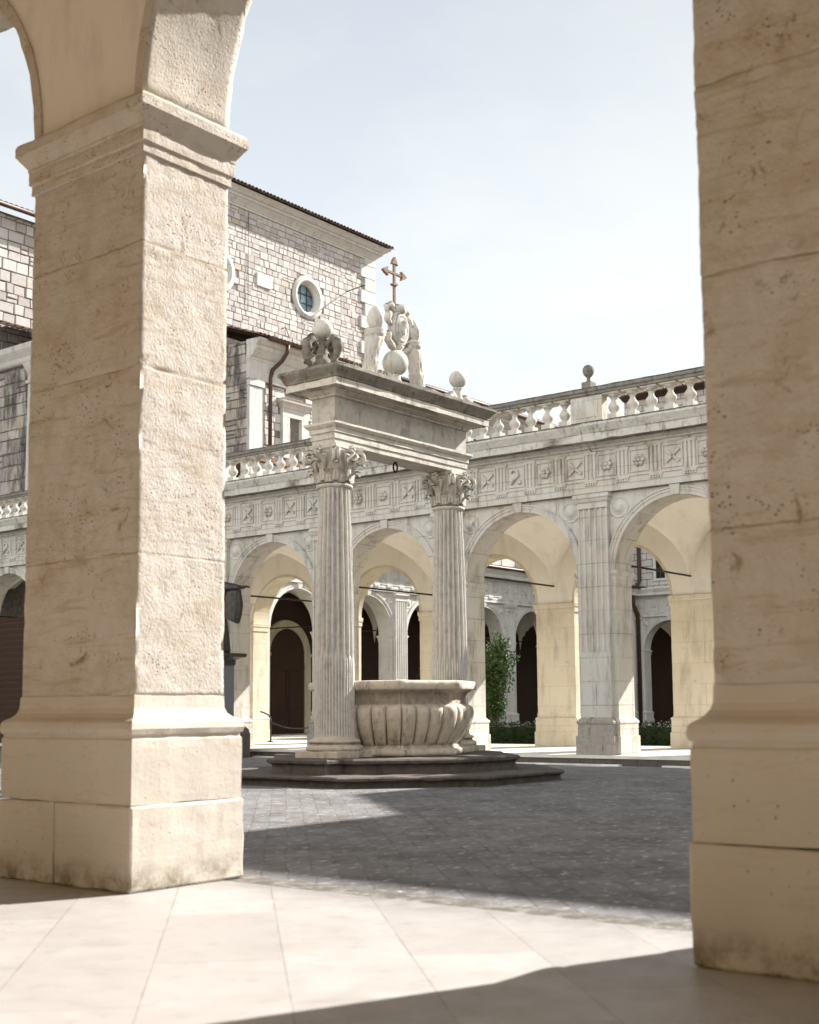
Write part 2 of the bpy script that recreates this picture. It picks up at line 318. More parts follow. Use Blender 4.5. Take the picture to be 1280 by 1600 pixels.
# ------------------------------------------------------------------ mesh helpers
class MB:
    def __init__(s): s.v = []; s.f = []; s.sm = []
    def add(s, vs, fs, smooth=False):
        o = len(s.v); s.v += [tuple(p) for p in vs]; s.f += [[i+o for i in f] for f in fs]; s.sm += [smooth]*len(fs); return s
    def box(s, x0, x1, y0, y1, z0, z1):
        return s.add([(x0,y0,z0),(x1,y0,z0),(x1,y1,z0),(x0,y1,z0),(x0,y0,z1),(x1,y0,z1),(x1,y1,z1),(x0,y1,z1)],
                     [(0,3,2,1),(4,5,6,7),(0,1,5,4),(1,2,6,5),(2,3,7,6),(3,0,4,7)])
    def loft(s, rings, cap=True, smooth=False, closed=False):
        n = len(rings[0]); vs = [p for r in rings for p in r]; fs = []
        k = len(rings)
        for i in range(k if closed else k-1):
            for j in range(n):
                a = i*n+j; b = i*n+(j+1) % n; c = ((i+1) % k)*n+(j+1) % n; d = ((i+1) % k)*n+j
                fs.append((a, b, c, d))
        s.add(vs, fs, smooth)
        if cap and not closed:
            o = len(s.v)-len(vs)
            s.f.append([o+j for j in range(n)][::-1]); s.f.append([o+(k-1)*n+j for j in range(n)]); s.sm += [False, False]
        return s
    def strip(s, rows, smooth=False):          # open grid
        n = len(rows[0]); vs = [p for r in rows for p in r]; fs = []
        for i in range(len(rows)-1):
            for j in range(n-1): fs.append((i*n+j, i*n+j+1, (i+1)*n+j+1, (i+1)*n+j))
        return s.add(vs, fs, smooth)
    def lathe(s, prof, n=24, c=(0, 0, 0), smooth=True, ax='z'):
        rings = []
        for r, z in prof:
            ring = []
            for k in range(n):
                a = 2*pi*k/n; p = (r*math.cos(a), r*math.sin(a), z)
                if ax == 'y': p = (p[0], p[2], -p[1])
                if ax == 'x': p = (p[2], p[0], p[1])
                ring.append((p[0]+c[0], p[1]+c[1], p[2]+c[2]))
            rings.append(ring)
        return s.loft(rings, True, smooth)
    def ball(s, c, r, n=24, jit=0.0):
        prof = [(max(1e-4, r*math.sin(pi*i/14)), -r*math.cos(pi*i/14)) for i in range(15)]
        return s.lathe(prof, n, c)
    def mold(s, x0, x1, y0, y1, prof):         # rectangular ring with outline offset per height
        return s.loft([[(x0-o, y0-o, z), (x1+o, y0-o, z), (x1+o, y1+o, z), (x0-o, y1+o, z)] for o, z in prof])
    def poly(s, pts, z0, z1, axis='z'):        # extruded polygon
        if axis == 'z': return s.loft([[(x, y, z0) for x, y in pts], [(x, y, z1) for x, y in pts]])
        if axis == 'x': return s.loft([[(z0, y, z) for y, z in pts], [(z1, y, z) for y, z in pts]])
        return s.loft([[(x, z0, z) for x, z in pts], [(x, z1, z) for x, z in pts]])
    def tube(s, pts, r, n=8, smooth=True):
        rings = []; pts = [Vector(p) for p in pts]
        for i, p in enumerate(pts):
            d = (pts[min(i+1, len(pts)-1)] - pts[max(i-1, 0)]).normalized()
            a = d.orthogonal() if i == 0 else (prev - d*prev.dot(d))
            a.normalize(); prev = a; b = d.cross(a)
            rr = r[i] if isinstance(r, (list, tuple)) else r
            rings.append([tuple(p + (a*math.cos(2*pi*k/n) + b*math.sin(2*pi*k/n))*rr) for k in range(n)])
        return s.loft(rings, True, smooth)
    def build(s, name, mat, parent=None, loc=(0, 0, 0), rz=0.0, bevel=0.0):
        me = bpy.data.meshes.new(name); me.from_pydata(s.v, [], s.f); me.validate()
        for p, q in zip(me.polygons, s.sm): p.use_smooth = q
        if isinstance(mat, str): mat = M[mat]
        me.materials.append(mat)
        import bmesh
        bm = bmesh.new(); bm.from_mesh(me); bmesh.ops.recalc_face_normals(bm, faces=bm.faces)
        if bevel:
            es = [e for e in bm.edges if len(e.link_faces) == 2 and e.calc_face_angle(0) > .5]
            bmesh.ops.bevel(bm, geom=es, offset=bevel, segments=2, profile=.6, affect='EDGES', clamp_overlap=True)
        bm.to_mesh(me); bm.free()
        o = bpy.data.objects.new(name, me); COL.objects.link(o)
        o.location = loc; o.rotation_euler = (0, 0, rz)
        if parent: o.parent = parent
        return o
def thing(name, label, cat, loc=(0, 0, 0), rz=0.0, group=None):
    o = bpy.data.objects.new(name, None); COL.objects.link(o); o.empty_display_size = .3
    o.location = loc; o.rotation_euler = (0, 0, rz); o['label'] = label; o['category'] = cat
    if group: o['group'] = group
    return o
def tag(o, label, cat, group=None):
    o['label'] = label; o['category'] = cat
    if group: o['group'] = group
    return o
def struct(o, kind='structure'): o['kind'] = kind; return o
def dup(o, du, parent=None):
    c = o.copy(); COL.objects.link(c); c.parent = parent or o.parent
    if parent is None: c.location = (o.location.x+du, o.location.y, o.location.z)
    for ch in list(o.children):
        if ch.parent == o: dup(ch, 0, c)
    return c
def arch_panel(mb, u0, u1, uc, r, zs, z0, z1, y0, y1, n=28, over=None):
    """wall from u0..u1, z0..z1 between depths y0,y1 with a round-headed opening; returns nothing"""
    arc = [(uc + r*math.cos(pi - pi*i/n), zs + r*math.sin(pi*i/n)) for i in range(n+1)]
    for y in (y0, y1):
        mb.add([(u0,y,z0),(uc-r,y,z0),(uc-r,y,zs),(u0,y,zs)], [(0,1,2,3)])
        mb.add([(uc+r,y,z0),(u1,y,z0),(u1,y,zs),(uc+r,y,zs)], [(0,1,2,3)])
        mb.add([(u0,y,zs),(uc-r,y,zs),(uc-r,y,z1),(u0,y,z1)], [(0,1,2,3)])
        mb.add([(uc+r,y,zs),(u1,y,zs),(u1,y,z1),(uc+r,y,z1)], [(0,1,2,3)])
        mb.strip([[(a, y, z) for a, z in arc], [(a, y, z1) for a, z in arc]])
    path = [(uc-r, z0)] + arc + [(uc+r, z0)]
    mb.strip([[(a, y0, z) for a, z in path], [(a, y1, z) for a, z in path]])
    mb.strip([[(u0, y0, z0), (u0, y0, z1), (u1, y0, z1), (u1, y0, z0)], [(u0, y1, z0), (u0, y1, z1), (u1, y1, z1), (u1, y1, z0)]])
def archivolt(mb, uc, zs, prof, n=32):
    """prof: closed list of (radius, depth)"""
    rings = []
    for i in range(n+1):
        a = pi*i/n
        rings.append([(uc - q*math.cos(a), y, zs + q*math.sin(a)) for q, y in prof])
    mb.loft(rings, True)
def nz3(p, s, k=0): return noise.noise(Vector((p[0]*s+k*7.3, p[1]*s-k*3.1, p[2]*s+k*1.7)))

def worn_shaft(mb, x0, x1, y0, y1, z0, z1, joints, rc=.005, step=.045, amp=.008, sides=None):
    """pier shaft: dense skin of four faces, joints as grooves, chipped arrises"""
    per = []                                     # (x,y,nx,ny,edge-distance)
    def side(ax, ay, bx, by, nx, ny):
        L = math.hypot(bx-ax, by-ay); n = max(6, int(L/step))
        for i in range(n+1):
            t = i/n; d = min(t, 1-t)*L
            per.append((ax+(bx-ax)*t, ay+(by-ay)*t, nx, ny, d))
    k = rc
    side(x0+k, y0, x1-k, y0, 0, -1); side(x1, y0+k, x1, y1-k, 1, 0)
    side(x1-k, y1, x0+k, y1, 0, 1); side(x0, y1-k, x0, y0+k, -1, 0)
    zs = []; z = z0
    while z < z1 - 1e-6: zs.append(z); z += step
    zs.append(z1)
    for j in joints: zs += [j-.014, j-.004, j+.004, j+.014]
    zs = sorted(set(round(q, 4) for q in zs if z0 <= q <= z1))
    rings = []
    for z in zs:
        ring = []
        for x, y, nx, ny, d in per:
            p = (x, y, z)
            o = amp*(.5*nz3(p, 2.2) + .6*nz3(p, 7, 1) + .5*nz3(p, 19, 2))
            ch = max(0, nz3(p, 5, 3)+.6*nz3(p, 14, 4) - .12)
            o -= max(0, 1 - d/.045)*ch*.011
            pit = max(0, nz3(p, 15, 5) - .42); o -= pit*.035
            for j in joints:
                w_ = abs(z-j)
                if w_ < .012: o -= .008*max(0, .45+1.3*nz3(p, 3, 6))
            ring.append((x+nx*o, y+ny*o, z))
        rings.append(ring)
    mb.loft(rings, True, True)

def wear(o, amp, scale, size):
    """subdivide a mesh and roughen it a little so that arrises are not razor clean"""
    import bmesh
    me = o.data; bm = bmesh.new(); bm.from_mesh(me)
    for _ in range(4):
        es = [e for e in bm.edges if e.calc_length() > size]
        if not es: break
        bmesh.ops.subdivide_edges(bm, edges=es, cuts=1, use_grid_fill=True)
    bmesh.ops.triangulate(bm, faces=[f for f in bm.faces if len(f.verts) > 4])
    bm.normal_update()
    for v in bm.verts:
        p = v.co; q = (p.x+o.location.x, p.y+o.location.y, p.z+o.location.z)
        d = amp*(nz3(q, scale)+.5*nz3(q, scale*3, 1))
        sharp = max((e.calc_face_angle(0) for e in v.link_edges if len(e.link_faces) == 2), default=0)
        if sharp > .6: d -= amp*1.6*max(0, nz3(q, scale*2, 2)+.15)
        v.co = p + v.normal*d
    bm.to_mesh(me); bm.free(); return o

def block_wall(mb, u0, u1, z0, z1, y, rh=(.28, .42), bw=(.35, .85), gap=.03, depth=.12, holes=(), out=-1, seed=1, skew=.02):
    """irregular squared rubble laid in rough courses on plane y (local); holes are (uc,zc,r)"""
    rnd = random.Random(seed); z = z0
    while z < z1:
        h = rnd.uniform(*rh); u = u0 - rnd.uniform(0, .5)
        while u < u1:
            b = rnd.uniform(*bw); a0 = max(u, u0)+gap*rnd.uniform(.2, .8); a1 = min(u+b, u1)-gap*rnd.uniform(.2, .8)
            u += b
            if a1-a0 < .08: continue
            if any((abs((a0+a1)/2-hc) < hr+.12 and math.hypot((a0+a1)/2-hc, z+h/2-hz) < hr+.1) for hc, hz, hr in holes): continue
            zz0, zz1 = z+gap*rnd.uniform(.2, .8), min(z+h, z1)-gap*rnd.uniform(.2, .8)
            if zz1-zz0 < .05: continue
            parts = [(zz0, zz1)]
            if rnd.random() < .12 and zz1-zz0 > .3: q = (zz0+zz1)/2; parts = [(zz0, q-gap*.4), (q+gap*.4, zz1)]
            for p0, p1 in parts:
                f = out*(depth*rnd.uniform(.45, 1.0)); j = lambda: rnd.uniform(-skew, skew)
                e = .018
                back = [(a0, y, p0), (a1, y, p0), (a1, y, p1), (a0, y, p1)]
                mid = [(a0+j()*.5, y+f*.7, p0+j()*.5), (a1+j()*.5, y+f*.7, p0+j()*.5), (a1+j()*.5, y+f*.7, p1+j()*.5), (a0+j()*.5, y+f*.7, p1+j()*.5)]
                s_ = [(1, 1), (-1, 1), (-1, -1), (1, -1)]
                fr = [(m_[0]+sx*e, y+f+j()*.4, m_[2]+sz*e) for m_, (sx, sz) in zip(mid, s_)]
                mb.loft([back, mid, fr])
        z += h
def leaves(mb, pts, size, rnd):
    for p in pts:
        n = Vector((rnd.gauss(0, 1), rnd.gauss(0, 1), rnd.gauss(.5, 1))).normalized(); a = n.orthogonal().normalized()
        a = (Matrix.Rotation(rnd.uniform(0, 6.28), 3, n) @ a); b = n.cross(a); s_ = size*rnd.uniform(.6, 1.3); p = Vector(p)
        mb.add([p - a*s_, p + b*s_*.42 + n*s_*.1, p + a*s_, p - b*s_*.42 + n*s_*.1], [(0, 1, 2, 3)])

# ------------------------------------------------------------------ ground and floors
g = struct(MB().box(-900, 900, -900, 900, -3.0, -.62).build('ground', 'earth'))
cb = MB(); xs = [6.70, 9, 12, 15, 18, 20, 23, 26, 29.4]; ys = [-60, -20, 0, 10, 20, 30, 40, 52]
def zc(x): return -.014 if x <= 20 else -.014 - .286*(x-20)/9.2
cb.strip([[(x, y, zc(x)) for y in ys] for x in xs])
struct(cb.build('courtyard_paving', 'paving'))
struct(MB().box(-2.6, 6.46, -16, 26, -.3, 0).build('loggia_floor', 'floor'))
kb = MB(); rnd = random.Random(3); y = -14
while y < 24:
    L = rnd.uniform(.9, 1.5); kb.box(6.466, 6.73+rnd.uniform(-.02, .02), y+.004, y+L-.004, -.3, -.003+rnd.uniform(-.004, .002)); y += L
struct(wear(kb.build('loggia_kerb', 'kerb', bevel=.012), .006, 4, .12))
struct(MB().box(29.17, 38.0, 0, 39.9, -.12, -.04).box(29.17, 37, 39.9, 56, -.12, -.04).build('gallery_floor', 'gfloor'))
st = MB(); y = 0
while y < 52:
    L = rnd.uniform(1.2, 2.1); st.box(29.2, 29.8, y+.004, y+L-.004, -.7, -.122); y += L
struct(st.build('gallery_step', 'step', bevel=.012))
sk = MB()  # pale slabs standing in for strips of sunlight along the gallery step
for a, b in ((16.2, 20.6), (11.4, 15.0), (27.0, 29.2)): sk.box(28.86, 29.05, a, b, -.6, -.252)
struct(sk.build('painted_sun_strip', 'gfloor', bevel=.01))
struct(MB().box(38.0, 73.4, -10, 39.6, -.5, -.07).build('garden_ground', 'soil'))
struct(MB().box(38.0, 80, 39.62, 46.0, -.12, -.042).build('wing_floor', 'gfloor'))

# ------------------------------------------------------------------ the loggia we stand in
LG = thing('loggia', 'huge cream limestone piers and arch framing the courtyard, close to the viewer', 'arcade')
X0, X1 = 5.72, 6.545
piers = [(6.915, 8.20), (1.38, 2.682), (11.96, 13.26), (-4.14, -2.84)]
for k, (ya, yb) in enumerate(piers):
    near = k < 2
    mb = MB()
    worn_shaft(mb, X0, X1, ya, yb, 1.30, 5.17, (2.28, 3.60, 4.50) if k == 0 else (2.05, 3.30, 4.28), step=.032 if near else .2)
    p = mb.build('pier', 'pier', LG)
    zj = .565
    pl = MB()
    ps = .11
    if k == 0: cuts = [ya-ps, 7.63, yb+ps]
    else: cuts = [ya-ps, yb+ps]
    for a, b in zip(cuts[:-1], cuts[1:]): pl.box(X0-ps, X1+ps, a+(.004 if a > ya else 0), b-(.004 if b < yb else 0), 0.001, zj)
    q = pl.build('plinth', 'smooth', p, bevel=.018)
    if near: wear(q, .008, 3.5, .07)
    dd = MB().mold(X0, X1, ya, yb, [(.092, zj+.004), (.095, 1.0), (.085, 1.012), (.085, 1.03), (.10, 1.04), (.108, 1.075), (.10, 1.115), (.088, 1.128), (.078, 1.135), (.048, 1.152), (.022, 1.18), (.009, 1.215), (.005, 1.30), (-.02, 1.31)])
    q = dd.build('base_moulding', 'smooth', p)
    if near: wear(q, .005, 3.5, .09)
    im = MB().mold(X0, X1, ya, yb, [(-.01, 5.15), (.018, 5.155), (.018, 5.225), (.034, 5.235), (.034, 5.335), (.040, 5.342), (.040, 5.362), (.10, 5.452), (.108, 5.458), (.108, 5.53), (.095, 5.555), (-.02, 5.585)])
    q = im.build('impost', 'pier', p)
    if near: wear(q, .006, 4, .06)
for yc, r_ in ((4.7985, 2.1165), (10.08, 1.88), (-.73, 2.11)):
    mb = MB(); n = 60; rings = []
    prof = [(r_, X0-.02 + (X1+.02-X0)*i/14) for i in range(15)] + [(r_+.09, X1), (r_+.09, X0-.02)]
    for i in range(n+1):
        a = pi*i/n; ring = []
        for q, (rr, x) in enumerate(prof):
            P = (x, yc-rr*math.cos(a), 5.58+rr*math.sin(a))
            d = .012*(nz3(P, 2.2)+.7*nz3(P, 7, 1)+.4*nz3(P, 18, 2)) if q < 15 else 0
            for ja in (.42, .86, 1.32, pi-1.32, pi-.86, pi-.42):
                if abs(a-ja) < .008: d += .008
            if q in (0, 14): d += max(0, nz3(P, 6, 3))*.03
            rr2 = rr + d
            ring.append((x, yc-rr2*math.cos(a), 5.58+rr2*math.sin(a)))
        rings.append(ring)
    mb.loft(rings, True, False)
    for i in range(len(mb.sm)-2): mb.sm[i] = (i % 17) < 14
    mb.build('arch_ring', 'pier', LG)
wp = MB()
edges = [(-2.84-.65, 1.38+.65, -.73, 2.11), (2.03, 7.548, 4.7985, 2.1165), (7.548, 12.61, 10.08, 1.88)]
for a, b, yc, r_ in edges:
    t = MB(); arch_panel(t, a, b, yc, r_+.088, 5.58, 5.579, 8.9, X0, X1, 40)
    wp.add([(y, x, z) for x, y, z in t.v], t.f)
wp.box(X0, X1, 12.615, 26, 5.59, 8.9); wp.box(X0, X1, -16, -3.5, 5.59, 8.9)
wp.build('spandrel_wall', 'spandrel', LG)
MB().box(-2.6, 6.9, -16, 26, 8.92, 9.5).build('ceiling', 'backwall', LG)
MB().box(-2.6, -2.0, -16, 26, 0.002, 8.9).build('rear_wall', 'backwall', LG)
MB().box(-1.98, 5.7, -16, -15.5, 0.002, 8.9).build('end_wall', 'backwall', LG)
MB().box(-1.98, 5.7, 25.4, 26, .002, 8.9).build('end_wall', 'backwall', LG)

# ------------------------------------------------------------------ the two-storey order shared by the galleries
BAY = 4.79; HB = BAY/2
def flute_profile(wd, dp, nf, fd, fill=0.0):
    pts = [(-wd/2, 0), (-wd/2, -dp)]; pitch = wd/(nf+.35); fw = pitch*.72; x = -wd/2 + pitch*.175
    for i in range(nf):
        a = x + (pitch-fw)/2; b = a+fw; c = (a+b)/2
        for k in range(9):
            t = pi*k/8; yy = fd*math.sin(t)
            if fill: yy = .006 + (0 if k in (0, 8) else -.004*math.sin(t)*fill)
            pts.append((c-fw/2*math.cos(t), -dp+yy))
        x += pitch
    pts += [(wd/2, -dp), (wd/2, 0)]
    return pts
def relief(kind, rnd):
    mb = MB()
    if kind == 0: mb.lathe([(.0001, -.045), (.15, -.04), (.17, -.02), (.17, 0.01)], 20, ax='y'); mb.lathe([(.0001, -.07), (.06, -.06), (.09, -.035)], 14, ax='y')
    elif kind == 1:
        for sg in (1, -1):
            a = .72*sg; c, s = math.cos(a), math.sin(a); L, wd = .25, .03
            P = [(-L, -wd), (L, -wd), (L, wd), (-L, wd)]; mb.poly([(x*c-z*s, x*s+z*c) for x, z in P], -.035, .01, 'y')
    elif kind == 2: mb.lathe([(.05, -.25), (.07, -.22), (.03, -.18), (.13, -.02), (.15, .08), (.07, .14), (.09, .2), (.0001, .23)], 16, (0, .02, 0))
    elif kind == 3:
        for k in range(6): a = k*pi/3; mb.lathe([(.0001, -.05), (.055, -.04), (.07, 0.01)], 10, (.11*math.cos(a), 0, .11*math.sin(a)), ax='y')
        mb.lathe([(.0001, -.06), (.05, -.05), (.06, 0.01)], 10, ax='y')
    elif kind == 4:
        mb.box(-.03, .03, -.04, .01, -.24, .24); mb.box(-.16, .16, -.036, .01, .05, .11); mb.lathe([(.0001, -.05), (.06, -.045), (.07, .01)], 12, (0, 0, -.2), ax='y')
    else:
        mb.tube([(-.14, -.01, -.2), (-.02, -.02, -.05), (.1, -.02, .02), (.06, -.02, .16), (-.06, -.02, .2), (-.14, -.01, .12)], [.03, .04, .045, .04, .035, .02], 8)
        mb.lathe([(.0001, -.045), (.05, -.04), (.06, .01)], 10, (.13, 0, -.17), ax='y')
    return mb
def make_order(root):
    """one bay of the gallery front, centred on local u = 0 (front plane y = 0, depth to +y)"""
    P = []
    t = MB(); arch_panel(t, -HB, HB, 0, 1.82, 4.75, -.038, 6.828, 0, .85, 36); P.append(t.build('facade_bay', 'facade', root))
    t = MB(); archivolt(t, 0, 4.75, [(1.818, .003), (1.818, -.035), (1.91, -.035), (1.915, -.055), (1.98, -.055), (1.99, -.078), (2.03, -.078), (2.04, .003)], 40)
    a = t.build('archivolt', 'facade', root); P.append(a)
    MB().loft([[(-.11, .0, 6.56), (.11, .0, 6.56), (.11, -.1, 6.56), (-.11, -.1, 6.56)], [(-.15, .0, 6.826), (.15, .0, 6.826), (.15, -.13, 6.826), (-.15, -.13, 6.826)]]).build('keystone', 'facade', a, bevel=.01)
    t = MB(); pf = flute_profile(.90, .15, 5, .055); pc = flute_profile(.90, .15, 5, .03, 1)
    t.loft([[(x, y, 2.62) for x, y in pf], [(x, y, 6.42) for x, y in pf]]); t.loft([[(x, y, .93) for x, y in pc], [(x, y, 2.62) for x, y in pc]])
    pil = t.build('pilaster', 'facade', root, (HB, 0, 0)); P.append(pil)
    MB().mold(-.45, .45, -.15, -.001, [(0, 6.42), (.02, 6.43), (.02, 6.455), (0, 6.46), (0, 6.58), (.03, 6.60), (.055, 6.66), (.06, 6.70), (.09, 6.705), (.09, 6.80), (.11, 6.826)]).build('pilaster_capital', 'facade', pil)
    MB().mold(-.45, .45, -.15, -.001, [(.12, -.038), (.12, .44), (.085, .45), (.085, .72), (.075, .74), (.10, .77), (.10, .82), (.06, .845), (.055, .87), (.02, .90), (0, .93)]).build('pilaster_base', 'stained', pil)
    pa = MB().mold(1.823, 2*HB-1.823, .003, .847, [(-.03, 4.40), (.015, 4.405), (.015, 4.50), (.03, 4.505), (.03, 4.61), (.05, 4.63), (.075, 4.68), (.08, 4.735), (.06, 4.75), (-.03, 4.752)]).build('pier_impost', 'facade', root); P.append(pa)
    pb = MB().mold(1.823, 2*HB-1.823, .003, .847, [(.095, -.037), (.095, .44), (.065, .45), (.065, .76), (.085, .78), (.085, .83), (.05, .86), (.02, .90), (-.02, .94)]).build('pier_base', 'facade', root, bevel=.006); P.append(pb)
    for s in (-1, 1):
        P.append(MB().lathe([(.0001, -.085), (.06, -.08), (.11, -.06), (.135, -.03), (.15, -.02), (.17, -.02), (.18, -.006), (.24, -.006), (.25, -.022), (.275, -.022), (.285, .005)], 28, ax='y').build('roundel', 'facade', root, (1.66*s, 0, 6.40)))
    a = MB().poly([(.848, 6.83), (-.15, 6.83), (-.15, 6.99), (-.165, 6.995), (-.165, 7.14), (-.19, 7.15), (-.19, 7.195), (-.14, 7.20), (-.14, 7.93), (.848, 7.93)], -HB, HB, 'x').build('entablature', 'facade', root); P.append(a)
    for k in range(5):
        u = HB - BAY/5*k; t = MB()
        for q in (-1, 0, 1): t.loft([[(q*.115-.052, -.14, z), (q*.115-.03, -.185, z), (q*.115+.03, -.185, z), (q*.115+.052, -.14, z)] for z in (7.20, 7.86)])
        t.box(-.185, .185, -.19, -.139, 7.86, 7.929); t.box(-.19, .19, -.20, -.1655, 7.095, 7.145)
        for q in range(5): t.loft([[(q*.075-.15-.026, -.205, 7.03), (q*.075-.15+.026, -.205, 7.03), (q*.075-.15+.026, -.1655, 7.03), (q*.075-.15-.026, -.1655, 7.03)], [(q*.075-.15-.015, -.195, 7.094), (q*.075-.15+.015, -.195, 7.094), (q*.075-.15+.015, -.1655, 7.094), (q*.075-.15-.015, -.1655, 7.094)]])
        P.append(t.build('triglyph', 'facade', root, (u, 0, 0)))
        rm = mets[(k*2+1) % 6]
        P.append(rm.build('metope', 'facade', root, (u-BAY/10, -.142, 7.55)))
    a = MB().poly([(.848, 7.931), (-.15, 7.931), (-.17, 7.99), (-.23, 8.02), (-.23, 8.06), (-.30, 8.13), (-.30, 8.165), (-.56, 8.165), (-.57, 8.15), (-.585, 8.15), (-.585, 8.345), (-.60, 8.36), (-.62, 8.40), (-.67, 8.49), (-.70, 8.54), (-.70, 8.59), (-.66, 8.622), (.848, 8.622)], -HB, HB, 'x')
    P.append(wear(a.build('cornice', 'dirty', root), .022, 2.6, .2))
    return P
def make_balustrade(root):
    t = MB().poly([(-.36, 8.624), (-.36, 8.70), (-.32, 8.73), (.04, 8.73), (.04, 8.624)], -HB, HB, 'x')
    t.poly([(-.34, 9.42), (-.385, 9.44), (-.385, 9.50), (-.42, 9.53), (-.42, 9.60), (-.38, 9.65), (.06, 9.65), (.10, 9.60), (.10, 9.53), (.065, 9.50), (.065, 9.44), (.02, 9.42)], -HB, HB, 'x')
    b = wear(t.build('balustrade', 'lichen', root), .012, 2.4, .3)
    pd = MB().box(-.48, .48, -.335, .015, 8.732, 9.419).box(-.36, .36, -.35, -.3351, 8.84, 9.31).build('pedestal', 'facade', b, (HB, 0, 0), bevel=.008)
    MB().box(-.14, .14, -.30, -.02, 9.651, 9.83).lathe([(.085, 9.83), (.05, 9.90), (.05, 9.97), (.09, 10.0), (.135, 10.06), (.158, 10.14), (.15, 10.22), (.11, 10.28), (.05, 10.315), (.001, 10.32)], 22, (0, -.16, 0)).build('ball_finial', 'lichen', b, (HB, 0, 0))
    prof = [(.085, 8.86), (.06, 8.89), (.065, 8.91), (.105, 9.0), (.115, 9.05), (.10, 9.11), (.07, 9.15), (.072, 9.17), (.05, 9.19), (.055, 9.26), (.09, 9.33), (.14, 9.375)]
    t = MB(); t.box(-.135, .135, -.295, -.025, 8.731, 8.862); t.lathe([(a_*1.38, b_) for a_, b_ in prof], 14, (0, -.16, 0)); t.mold(-.19, .19, -.33, .01, [(0, 9.368), (.03, 9.385), (.05, 9.419)])
    first = t.build('baluster', 'facade', b, (-HB+.48+.30, 0, 0))
    n = 7; sp = (BAY-.96)/n
    first.location.x = -HB+.48+sp/2
    for k in range(1, n):
        c = first.copy(); COL.objects.link(c); c.parent = b; c.location.x = first.location.x + sp*k
    return [b]
def make_inside(root, back='arch'):
    P = []
    t = MB(); L = 26; rows = []
    for i in range(L+1):
        yy = .85 + 4.75*i/L; dy = yy-3.225; row = []
        for j in range(L+1):
            uu = -HB + BAY*j/L; a = math.sqrt(max(0, 2.375**2-dy*dy)); b = math.sqrt(max(0, HB*HB-uu*uu))*2.375/HB
            row.append((uu, yy, 4.75+max(a, b)))
        rows.append(row)
    t.strip(rows, True); P.append(t.build('vault', 'plaster', root))
    P.append(MB().tube([(HB, .8, 5.06), (HB, 5.65, 5.06)], .03, 8).build('tie_rod', 'iron', root))
    P.append(MB().box(-HB, HB, .851, 7.2, 8.25, 8.60).build('terrace_slab', 'facade', root))
    if back == 'arch':
        t = MB(); arch_panel(t, -HB, HB, 0, 1.68, 4.53, 4.529, 8.24, 5.6, 6.4, 32); P.append(t.build('inner_wall', 'plaster', root))
        t = MB(); archivolt(t, 0, 4.53, [(1.672, 5.593), (1.672, 6.415), (1.76, 6.415), (1.76, 5.593)], 36); P.append(t.build('inner_arch_ring', 'inner', root))
        t = MB().mold(1.68, 2*HB-1.68, 5.6, 6.4, [(.085, -.037), (.085, .42), (.055, .43), (.055, .80), (.07, .82), (.06, .86), (0, .90), (0, 4.20), (.03, 4.21), (.03, 4.36), (.05, 4.38), (.06, 4.50), (0, 4.53)])
        P.append(wear(t.build('inner_pier', 'inner', root), .006, 3, .3))
    return P
def place(protos, root, u, mat=None, skip=()):
    for p in protos:
        if p.name.split('.')[0] in skip: continue
        c = p.copy(); COL.objects.link(c); c.parent = root
        if p.name.startswith('metope'): c.data = random.choice(metope_meshes)
        c.location = (p.location.x+u, p.location.y, p.location.z)
        todo = [(p, c)]
        while todo:
            a, b = todo.pop()
            for ch in list(a.children):
                d = ch.copy(); COL.objects.link(d); d.parent = b; d.location = ch.location; todo.append((ch, d))
                if mat and d.material_slots: d.material_slots[0].link = 'OBJECT'; d.material_slots[0].material = M[mat]
        if mat and not p.name.startswith(('vault', 'tie')): c.material_slots[0].link = 'OBJECT'; c.material_slots[0].material = M[mat]

GAL = thing('cloister_gallery', 'weathered limestone arcade with fluted pilasters and balustrade across the courtyard', 'arcade', (29.6, 19.53, 0), -pi/2)
mets = []
for k_ in range(6):
    o_ = relief(k_, random); fr = [(-.285, -.30), (.285, -.30), (.285, .30), (-.285, .30)]; ins = [(x*.9, z*.9) for x, z in fr]
    o_.v = [(x, y*1.5, z) for x, y, z in o_.v]
    o_.loft([[(x, .004, z) for x, z in fr], [(x, -.03, z) for x, z in fr], [(x, -.03, z) for x, z in ins], [(x, -.002, z) for x, z in ins]], False)
    mets.append(o_)
order = make_order(GAL); bal = make_balustrade(GAL); inside = make_inside(GAL)
metope_meshes = [o.data for o in order if o.name.startswith('metope')]
for n in (-6, -5, -4, -3, -2, -1, 1, 2, 3): place(order+bal+inside, GAL, n*BAY)
# unseen tall block, added and shaped to cast the courtyard shadow
cbk = MB().poly([(-17.53+.0, -2.2), (-17.53, 2.5)], 0, 1) if False else MB()
foot = [(27.4, 2.0), (32.1, 2.0), (34.4, 4.7), (48, 4.7), (48, -12), (27.4, -12)]
loc = [(-(y-19.53), x-29.6) for x, y in foot]
cbk.poly(loc, -.5, 15.0); cbk.poly([(u, d) for u, d in loc], 15.001, 15.3)
cbk.build('corner_shadow_caster', 'facade', GAL)
gt = MB(); z = 0.0
gt.box(-1.78, 1.78, .52, .58, -.03, 4.72)
while z < 4.7: gt.loft([[(-1.7, .50, z+.02), (1.7, .50, z+.02), (1.7, .519, z+.02), (-1.7, .519, z+.02)], [(-1.7, .46, z+.17), (1.7, .46, z+.17), (1.7, .519, z+.17), (-1.7, .519, z+.17)]]); z += .235
gt.build('slatted_gate', 'wood', GAL, (-5*BAY, 0, 0))

